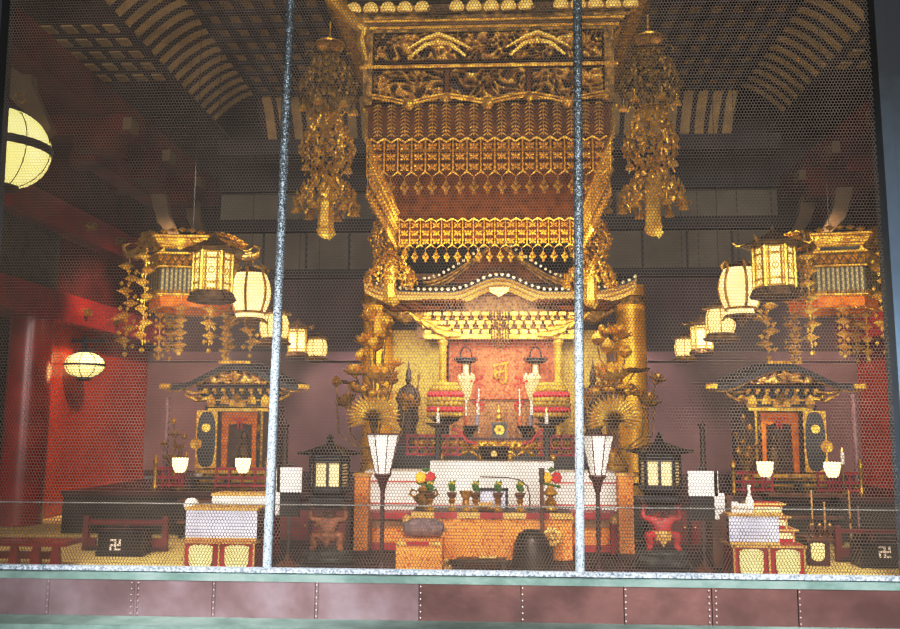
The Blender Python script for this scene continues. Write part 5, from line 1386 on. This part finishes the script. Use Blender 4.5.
# right small brown table with cartouche, bowls
x0, x1, zz, _ = frame_from_px(809, 832, 538, 560, 7.75)
t = thing('small_offering_table', 'small brown table with one yellow panel beside the red railing box', 'table', ((x0 + x1) / 2, 7.9, 0))
wd = x1 - x0
MB().box((0, 0, zz - .015), (wd + .03, .3, .03)).build('table_top', 'brown_wood', t, ang=0)
MB().box((0, 0, (zz - .03) / 2), (wd - .02, .26, zz - .03)).build('body', 'maroon_dark', t, ang=0)
cusp_panel(t, (-.02, zz * .5), wd * .6, zz * .66, -.136)
for k, px in enumerate((812, 820, 830)):
    p = P(px, 538, 7.85); s = thing('offering_bowl', ('brown footed bowl nearest the tiered desk, on the small table', 'brown footed bowl in the middle of the small table', 'brown footed bowl nearest the red railing, on the small table')[k], 'bowl', (p.x, 7.85, zz), group='bowls on the small brown table')
    MB().lathe([(.03, 0), (.015, .02), (.035, .06), (.03, .09), (.01, .1)], n=12).build('bowl', 'brown_wood', s); MB().sph((0, 0, .1), .014, 6, 5).build('knob', 'trim_gold', s)
# thin rods with candles
for px, py, Y, m, lab in ((811, 490, 8.3, 'trim_gold', 'tall thin cream candle rod behind the tiered desk'), (824, 502, 8.3, 'trim_gold', 'shorter thin cream candle rod behind the small brown table'), (848.5, 490, 8.3, 'trim_gold', 'tall thin cream candle rod over the red railing box'), (858, 506, 8.3, 'mauve_pole', 'thin mauve candle rod over the red railing box')):
    p = P(px, py, Y); t = thing('candle_rod', lab, 'candle rod', (p.x, Y, 0), group='thin candle rods')
    MB().lathe([(.03, 0), (.03, .015), (.01, .03), (.009, p.z)], n=8).build('rod', m, t); MB().lathe([(.02, p.z - .3), (.022, p.z - .28), (.008, p.z - .26)], n=8).build('cup', 'bronze', t)
# low dark shelves behind
for px, py, w_, Y, lab in ((805, 494, .75, 9.1, 'dark low shelf with brown board tops in front of the right shrine'), (215, 500, .8, 9.1, 'dark low shelf with brown board tops in front of the left shrine')):
    p = P(px, py, Y); t = thing('low_shelf', lab, 'shelf', (p.x, Y + .1, 0))
    for zz in (p.z, p.z - .22): MB().box((0, 0, zz - .015), (w_, .24, .03)).build('board', 'brown_wood', t, ang=0)
    for q in (-1, 1): MB().box((q * (w_ / 2 - .03), 0, p.z / 2 - .015), (.04, .2, p.z - .03)).build('leg', 'black', t, ang=0)

# ================================================================== RAILS AND MANJI BOXES
def manji(parent, c, s, y):
    mb = MB(); th = s * .17
    cx, cz_ = c
    mb.box((cx, y, cz_), (s, .006, th)); mb.box((cx, y, cz_), (th, .006, s))
    h = s / 2
    # arms of the temple sign turning to the left
    mb.box((cx - h + th / 2, y, cz_ - h / 2), (th, .006, h)); mb.box((cx + h - th / 2, y, cz_ + h / 2), (th, .006, h))
    mb.box((cx - h / 2, y, cz_ + h - th / 2), (h, .006, th)); mb.box((cx + h / 2, y, cz_ - h + th / 2), (h, .006, th))
    mb.build('temple_sign', 'wax', parent, ang=0)
def rail(pa, pb, pyt, pyb, Y, lab, low):
    x0, x1, zz, zb_ = frame_from_px(pa, pb, pyt, pyb, Y); wd = x1 - x0
    t = thing('red_railing', lab, 'railing', ((x0 + x1) / 2, Y, 0))
    for s in (-1, 1): 
        MB().box((s * (wd / 2), 0, zz / 2 + .015), (.05, .05, zz + .03)).build('post', 'rail_red', t, ang=0)
    MB().box((0, 0, zz - .02), (wd, .04, .04)).build('top_rail', 'rail_red', t, ang=0)
    MB().box((0, .0, zz - .1), (.035, .03, .14)).build('strut', 'rail_red', t, ang=0)
    for s, w_ in low: MB().box((s * (wd / 2 - w_ / 2), .0, zz * .22), (w_, .03, zz * .38)).build('lower_panel', 'rail_red', t, ang=0)
    MB().box((0, 0, .02), (wd, .05, .04)).build('bottom_rail', 'maroon_dark', t, ang=0)
def mbox(pa, pb, pyt, Y, lab, pm):
    x0, x1, zz, _ = frame_from_px(pa, pb, pyt, 556, Y); wd = x1 - x0
    t = thing('offertory_box', lab, 'box', ((x0 + x1) / 2, Y + .13, 0))
    MB().box((0, 0, zz / 2), (wd, .24, zz - .01)).build('body', 'black', t, ang=0)
    MB().box((0, 0, zz - .01), (wd + .03, .27, .03)).build('top', 'iron', t, ang=0)
    MB().box((0, -.12, .02), (wd + .02, .03, .04)).build('plinth', 'iron', t, ang=0)
    q = P(pm[0], pm[1], Y); manji(t, (q.x - t.location.x, q.z), .1, -.126)
rail(86, 165, 520, 557, 8.15, 'red lacquer railing around the black box on the mat by the red column', ((-1, .1), (1, .2)))
mbox(97, 141, 531, 7.8, 'black box bearing a white temple sign inside the left red railing', (115, 545))
rail(838, 903, 529, 560, 8.05, 'red lacquer railing around the black box beside the dark right frame', ((-1, .22),))
mbox(862, 903, 543, 7.7, 'black box bearing a white temple sign inside the right red railing', (885, 552))
# low red stand at the far left
x0, x1, zz, _ = frame_from_px(-30, 64, 542, 570, 7.15); wd = x1 - x0
t = thing('low_red_stand', 'low red stand with splayed legs on the mat at the foot of the red column', 'stand', ((x0 + x1) / 2, 7.3, 0))
MB().box((0, 0, zz - .02), (wd, .3, .035)).build('top', 'red_lacquer', t, ang=0)
for px in (-20, 11, 33, 53):
    q = P(px, 556, 7.15).x - t.location.x
    MB().box((q, -.1, (zz - .03) / 2), (.085, .06, zz - .03), taper=.6).build('leg', 'red_lacquer', t, ang=0)
MB().box((-.1, .05, zz * .35), (wd * .7, .05, .06)).build('stretcher', 'red_lacquer', t, ang=0)

# ================================================================== SIDE SHRINES
def side_shrine(px, lab, m):
    Y = 11.0; b = P(px, 478, Y); k = Y / 850
    t = thing('side_shrine', lab, 'shrine', (b.x, Y + .3, .45), group='black and gold side shrines', sc=(m, 1, 1))
    Z = lambda py: P(px, py, Y).z - .45
    # pedestal
    MB().box((0, .1, .06), (1.1, .7, .12)).build('plinth', 'black', t, ang=0)
    mb = MB().box((0, -.02, .14), (1.0, .66, .05)).box((0, -.02, .03), (1.02, .7, .03))
    for j in range(9): mb.octa((-.42 + .105 * j, -.37, .085), (.06, .03, .035))
    mb.build('lotus_pedestal', 'gold', t, ang=0)
    zt = Z(405)
    MB().box((0, .32, (zt + .16) / 2), (.94, .03, zt - .16)).build('back_panel', 'brown_wood', t, ang=0)
    for s in (-1, 1):
        MB().box((s * .46, .1, (zt + .16) / 2), (.04, .46, zt - .16)).build('side_wall', 'black', t, ang=0)
        MB().lathe([(.045, .16), (.035, .2), (.032, zt - .06), (.05, zt)], (s * .45, .0, 0), 10).build('gold_post', 'gold_dark', t)
    # brocade curtain frame, image niche
    for s in (-1, 1): MB().prism([(s * .24, .17), (s * .17, .17), (s * .155, Z(420)), (s * .25, Z(413))], -.11, -.08).build('curtain_side', 'orange_lit', t, ang=0)
    MB().prism([(-.25, Z(412)), (.25, Z(412)), (.25, Z(421)), (.12, Z(425)), (0, Z(422)), (-.12, Z(425)), (-.25, Z(421))], -.12, -.09).build('curtain_top', 'orange_lit', t, ang=0)
    c = MB()
    for s in (-1, 1): c.tube([(0, -.14, Z(419)), (s * .05, -.14, Z(416)), (s * .09, -.14, Z(419)), (s * .04, -.14, Z(420))], .012, 6); c.tube([(s * .02, -.14, Z(420)), (s * .025, -.14, Z(429))], .012, 6)
    c.build('red_knot', 'red_cord', t)
    f = MB().lathe([(.07, .2), (.08, .24), (.1, .3), (.085, .42), (.06, .5), (.03, .53)], (0, .12, 0), 14).sph((0, .1, .6), (.055, .055, .07), 10, 8)
    f.build('dim_image', 'bronze', t)
    # doors with medallions
    hh = Z(409) - .2
    for sd, w_, ang in ((-1, .27, .12), (1, .2, -1.05)):
        dd = MB().box((sd * w_ / 2, 0, hh / 2), (w_, .025, hh)).build('door', 'gold', t, ang=0, loc=(sd * .27, -.22, .18)); dd.rotation_euler = (0, 0, ang)
        pts = []
        for k in range(32):
            a = 2 * PI * k / 32; pts.append((sd * w_ / 2 + w_ * .44 * math.copysign(abs(math.cos(a)) ** .6, math.cos(a)), hh / 2 + hh * .48 * math.copysign(abs(math.sin(a)) ** .8, math.sin(a))))
        MB().prism(pts, -.022, -.012).build('black_field', 'black', dd, ang=0)
        MB().tube([(sd * w_ * .52, -.02, hh * .7), (sd * w_ * .52, -.032, hh * .7)], .055, 18).build('medallion', 'gold_bright', dd)
        MB().tube([(sd * w_ * .97, -.02, hh * .42), (sd * w_ * .97, -.03, hh * .42)], .075, 18).build('edge_mount', 'gold', dd)
    # entablature
    MB().box((0, -.18, Z(409.5)), (.8, .12, .04)).build('lintel', 'gold_bright', t, ang=0)
    MB().box((0, -.02, Z(403)), (.84, .4, .1)).build('entablature', 'gold', t, ang=0)
    MB().box((0, -.12, Z(393)), (1.16, .1, .19)).build('bracket_board', 'black', t, ang=0)
    for q in (-.22, .2): MB().box((q, -.225, Z(403.5)), (.2, .012, .075)).build('black_plaque', 'black', t, ang=0)
    mb = MB()
    for j in range(5): mb.prism([(-.36 + .18 * j - .06, Z(404)), (-.36 + .18 * j + .06, Z(404)), (-.36 + .18 * j + .045, Z(397)), (-.36 + .18 * j, Z(394)), (-.36 + .18 * j - .045, Z(397))], -.25, -.225)
    for j in range(8): mb.box((-.42 + .12 * j, -.27, Z(390)), (.06, .1, .035)); mb.box((-.42 + .12 * j, -.24, Z(393)), (.03, .08, .03))
    for s in (-1, 1):
        mb.tube([(s * .4, -.22, Z(398)), (s * .55, -.26, Z(400)), (s * .68, -.3, Z(395)), (s * .7, -.3, Z(391))], [.03, .03, .022, .008], 6)
        mb.tube([(s * .4, -.22, Z(391)), (s * .6, -.26, Z(393)), (s * .75, -.3, Z(389))], [.025, .022, .01], 6)
        mb.octa((s * .5, -.3, Z(398)), (.05, .04, .05))
    mb.octa((0, -.3, Z(398)), (.07, .05, .08)); mb.build('bracket_carving', 'gold', t)
    # curved roof
    W = .97
    def rz(x):
        u = abs(x) / W; return Z(386) + (Z(364) - Z(386)) * (.5 + .5 * math.cos(PI * min(1, u / .86))) + .05 * max(0, u - .8) * 5 * .4
    MB().sheet(lambda u, v: ((2 * u - 1) * W, -.42 + .9 * v, rz((2 * u - 1) * W) + .06 * v), 60, 3).sheet(lambda u, v: ((2 * u - 1) * W, -.42, rz((2 * u - 1) * W) - .07 * v * (1.25 - abs(2 * u - 1) * .5)), 60, 2).build('roof', 'black_tile', t)
    MB().sheet(lambda u, v: ((2 * u - 1) * W * .98, -.405, rz((2 * u - 1) * W) - .065 - .022 * v), 60, 2).build('roof_edge', 'gold_dark', t)
    MB().box((0, -.43, rz(0) + .012), (.42, .05, .035)).build('ridge_plate', 'gold', t, ang=0)
    for s in (-1, 1): MB().box((s * (W - .06), -.43, rz(W) - .03), (.14, .05, .06)).build('eave_cap', 'gold', t, ang=0)
    mb = MB().relief(-.62, .62, Z(386), Z(369), -.36, .05, 80, 16, 2.2, 9, mask=lambda u, v: 1 if v < 1 - (2 * u - 1) ** 2 * .9 else 0)
    mb.v = [(x, y, min(z, rz(x) - .075)) for x, y, z in mb.v]
    mb.build('gable_relief', 'gold_relief', t)
    MB().octa((0, -.44, Z(378)), (.06, .03, .09)).octa((-.05, -.44, Z(376)), (.05, .02, .03)).octa((.05, -.44, Z(376)), (.05, .02, .03)).build('gable_pendant', 'gold', t)
side_shrine(234, 'black and gold shrine with arched roof and open doors, behind the left desk', 1)
side_shrine(786, 'black and gold shrine with arched roof and open doors, behind the tiered desk', -1)
# lamps
l0 = None
for px, lab in ((180, 'cream tulip lamp on a thin stem, outer one before the left shrine'), (243, 'cream tulip lamp on a thin stem, inner one before the left shrine'), (765, 'cream tulip lamp on a red stem, inner one before the right shrine'), (832, 'cream tulip lamp on a red stem, outer one before the right shrine')):
    Y = 9.75; p = P(px, 465, Y); loc = (p.x, Y, .45); h = p.z - .45
    if l0 is None:
        l0 = t = thing('tulip_lamp', lab, 'lamp', loc, group='tulip lamps before the side shrines')
        MB().lathe([(.045, h - .085), (.065, h - .06), (.085, h), (.09, h + .08), (.082, h + .08), (.05, h - .05)], n=18).build('glass_shade', 'lamp_lit', t)
        MB().lathe([(.012, .03), (.012, h - .1), (.03, h - .09), (.045, h - .075)], n=10).build('stem', 'maroon', t)
        MB().lathe([(.08, 0), (.085, .02), (.03, .04)], n=14).build('foot', 'gold_dark', t)
        l1 = bpy.data.lights.new('lamp_bulb', 'POINT'); l1.energy = 3; l1.color = (1, .85, .6); l1.shadow_soft_size = .05
    else: copy_tree(l0, loc=loc, label=lab)
# red fences
f0 = None
for pa, pb, post, lab in ((156, 183, -1, 'short red fence with gold post at the outer side of the left shrine'), (216, 268, 1, 'short red fence at the inner side of the left shrine'), (733, 772, -1, 'short red fence at the inner side of the right shrine'), (818, 860, 1, 'short red fence with gold post at the outer side of the right shrine')):
    Y = 10.1; a, b = P(pa, 480, Y).x, P(pb, 480, Y).x; wd = b - a
    t = thing('red_fence', lab, 'fence', ((a + b) / 2, Y, .45), group='red fences before the side shrines')
    mb = MB()
    for z in (.03, .12, .22): mb.box((0, 0, z), (wd, .03, .03))
    mb.build('rail', 'maroon', t, ang=0)
    for j in range(5): MB().box((-wd / 2 + wd * j / 4, 0, .12), (.025, .025, .24)).build('baluster', 'maroon', t, ang=0)
    MB().lathe([(.03, 0), (.022, .03), (.022, .27), (.035, .29), (.03, .33), (.01, .38)], (post * wd / 2, -.03, 0), 12).build('gold_post', 'gold', t)
# mauve poles, white candle
for px, py, lab in ((168, 398, 'tall mauve pole beside the left shrine'), (853, 394, 'tall mauve pole beside the right shrine')):
    p = P(px, py, 10.7); t = thing('tall_pole', lab, 'pole', (p.x, 10.7, .45), group='tall mauve poles'); h = p.z - .45
    MB().lathe([(.034, .04), (.032, h)], n=12).build('shaft', 'mauve_pole', t); MB().lathe([(.08, 0), (.08, .03), (.04, .06)], n=12).build('foot', 'gold_dark', t)
p = P(842, 450, 10.0); t = thing('white_candle', 'white candle on a thin spike beside the right mauve pole', 'candle', (p.x, 10.0, .45)); h = p.z - .45
MB().lathe([(.05, 0), (.05, .02), (.012, .04), (.012, h - .16)], n=10).build('spike', 'gold_dark', t); MB().lathe([(.02, h - .16), (.024, h - .02)], n=10).build('candle', 'wax', t); MB().octa((0, 0, h), (.012, .012, .03)).build('flame', 'flame', t)
# small gilded lotus stands
for px, py, s, lab, st_ in ((174, 470, 1, 'small gilded lotus spray between the left mauve pole and the left shrine', 0), (748, 478, 1, 'tall slender gilded lotus spray between the black lantern and the right shrine', 1)):
    Y = 10.35; b = P(px, py, Y); t = thing('lotus_spray', lab, 'lotus spray', (b.x, Y, .45))
    MB().lathe([(.06, 0), (.07, .02), (.035, .05), (.07, .12), (.05, .17)], n=14).build('vase', 'gold', t)
    els = ((0, 438, .1, 'f'), (-.02, 424, .05, 'b'), (.12, 440, .06, 'b'), (-.13, 446, .07, 'f'), (.06, 450, .09, 'f'), (-.08, 460, .08, 'f'), (.15, 458, .05, 'b'), (.02, 462, .1, 'f')) if not st_ else ((0, 462, .13, 'f'), (-.05, 445, .07, 'f'), (.04, 432, .06, 'b'), (-.03, 420, .04, 'b'), (-.12, 436, .05, 'f'), (.1, 448, .06, 'f'), (.02, 452, .08, 'f'), (-.1, 455, .06, 'b'))
    for x, pz, r, k in els:
        z = P(px, pz, Y).z - .45
        mb = MB()
        if k == 'f': lotus_flower(mb, (x, -.02, z), r, 9, 1.0); nm = 'lotus_flower'
        else: mb.lathe([(.01, 0), (r * .5, r * .3), (r * .6, r * .8), (.01, r * 1.6)], (x, -.02, z), 8); nm = 'lotus_bud'
        mb.build(nm, 'gold', t, ang=0 if k == 'f' else 38)
        MB().tube([(0, 0, .15), (x * .6, 0, (z + .15) / 2), (x, -.02, z)], .008, 5).build('stem', 'gold_dark', t)
# dark trays of offerings before the side shrines
for px, lab in ((210, 'dark tray with white bowls before the left shrine'), (782, 'dark tray with white bowls before the right shrine')):
    p = P(px, 480, 10.25); t = thing('offering_tray', lab, 'tray', (p.x, 10.3, .45))
    MB().box((0, 0, .1), (.5, .2, .03)).box((-.2, 0, .045), (.04, .16, .09)).box((.2, 0, .045), (.04, .16, .09)).build('tray', 'black', t, ang=0)
    for j in range(3): MB().lathe([(.025, .115), (.06, .15), (.055, .15), (.02, .125)], (-.16 + .16 * j, 0, 0), 12).build('bowl', ('wax', 'gold', 'gold')[j], t)
# ================================================================== LIGHT
w = bpy.data.worlds.new('world'); bpy.context.scene.world = w; w.use_nodes = True
w.node_tree.nodes['Background'].inputs[0].default_value = (1, .96, .92, 1); w.node_tree.nodes['Background'].inputs[1].default_value = .17
def aim(o, t):
    o.rotation_euler = (Vector(t) - o.location).to_track_quat('-Z', 'Y').to_euler()
def area(name, loc, tgt, size, e, colr=(1, 1, 1), sy=None):
    l = bpy.data.lights.new(name, 'AREA'); l.energy = e; l.size = size; l.color = colr
    if sy: l.shape = 'RECTANGLE'; l.size_y = sy
    o = bpy.data.objects.new(name, l); col.objects.link(o); o.location = loc; aim(o, tgt); return o
def spot(name, loc, tgt, ang, e, colr=(1, .86, .62), r=.15, blend=.6):
    l = bpy.data.lights.new(name, 'SPOT'); l.energy = e; l.spot_size = R(ang); l.spot_blend = blend; l.shadow_soft_size = r; l.color = colr
    o = bpy.data.objects.new(name, l); col.objects.link(o); o.location = loc; aim(o, tgt); return o
def point(name, loc, e, colr=(1, .8, .5), r=.1):
    l = bpy.data.lights.new(name, 'POINT'); l.energy = e; l.color = colr; l.shadow_soft_size = r
    o = bpy.data.objects.new(name, l); col.objects.link(o); o.location = loc; return o
area('daylight_from_the_doors', (0, -5, 4.0), (0, 8, 2.0), 10, 2300, (1, .98, .96), 5)
W = (1, .95, .86)
for s in (-1, 1):
    spot('canopy_spot', (s * 2.3, 6.95, .7), (s * .35, 7.9, 3.8), 46, 230, W, .3)
    spot('altar_spot', (s * 2.1, 8.0, 3.0), (s * .5, 10.9, 1.7), 50, 250, W)
    spot('altar_fill_spot', (s * .7, 9.4, 2.75), (s * .3, 11.2, 1.7), 66, 62, W)  # unseen lamp added under the canopy to brighten the altar, no fitting there
    spot('shrine_spot', (s * 2.9, 8.0, 4.8), (s * 3.5, 11, 1.3), 38, 1700, W)
    spot('front_table_spot', (s * 2.6, 4.6, 3.6), (s * 2.1, 7.3, .3), 44, 1150, (1, .96, .92), .4)
    spot('lantern_spot', (s * 3.0, 7.0, 1.6), (s * 3.2, 9, 2.75), 52, 110, W)
    spot('wall_wash', (s * 3.4, 10.2, 4.4), (s * 5.7, 12.4, 1.2), 64, 800, (1, .85, .7))
    spot('back_wall_wash', (s * 2.2, 11.6, 3.4), (s * 2.35, 13.8, 1.3), 44, 420, (1, .92, .9))
    area('roof_wash', (s * .7, 9.3, 3.25), (s * .9, 10.9, 2.9), .9, 24, W, .3)
spot('middle_table_spot', (0, 4.4, 3.4), (0, 7.9, .4), 40, 1000, (1, .93, .84))
area('shrine_inner_light', (0, 10.3, 2.3), (0, 11.4, 1.6), 1.6, 12, W, .3)
area('canopy_inner_light', (CXC, 9.0, 3.1), (CXC, 9.6, 5.5), 1.2, 14, (1, .75, .45))
area('ceiling_wash', (0, 10.0, 2.9), (0, 10.4, 6), 4.0, 60, (1, .88, .68))
spot('left_mat_spot', (-3.6, 7.0, 4.6), (-3.7, 7.9, 0), 50, 330, (1, .95, .85))
spot('right_mat_spot', (3.4, 7.0, 4.6), (3.4, 7.8, 0), 50, 330, (1, .95, .85))
point('oval_lantern_glow', PXX(70, 372, -5.3), 7, (1, .6, .25), .12)
bpy.context.scene.view_settings.view_transform = 'Standard'
bpy.context.scene.view_settings.look = 'None'
vs = bpy.context.scene.view_settings; vs.use_curve_mapping = True
cv = vs.curve_mapping.curves[3]
cv.points.new(.2, .17); cv.points.new(.6, .68); vs.curve_mapping.update()
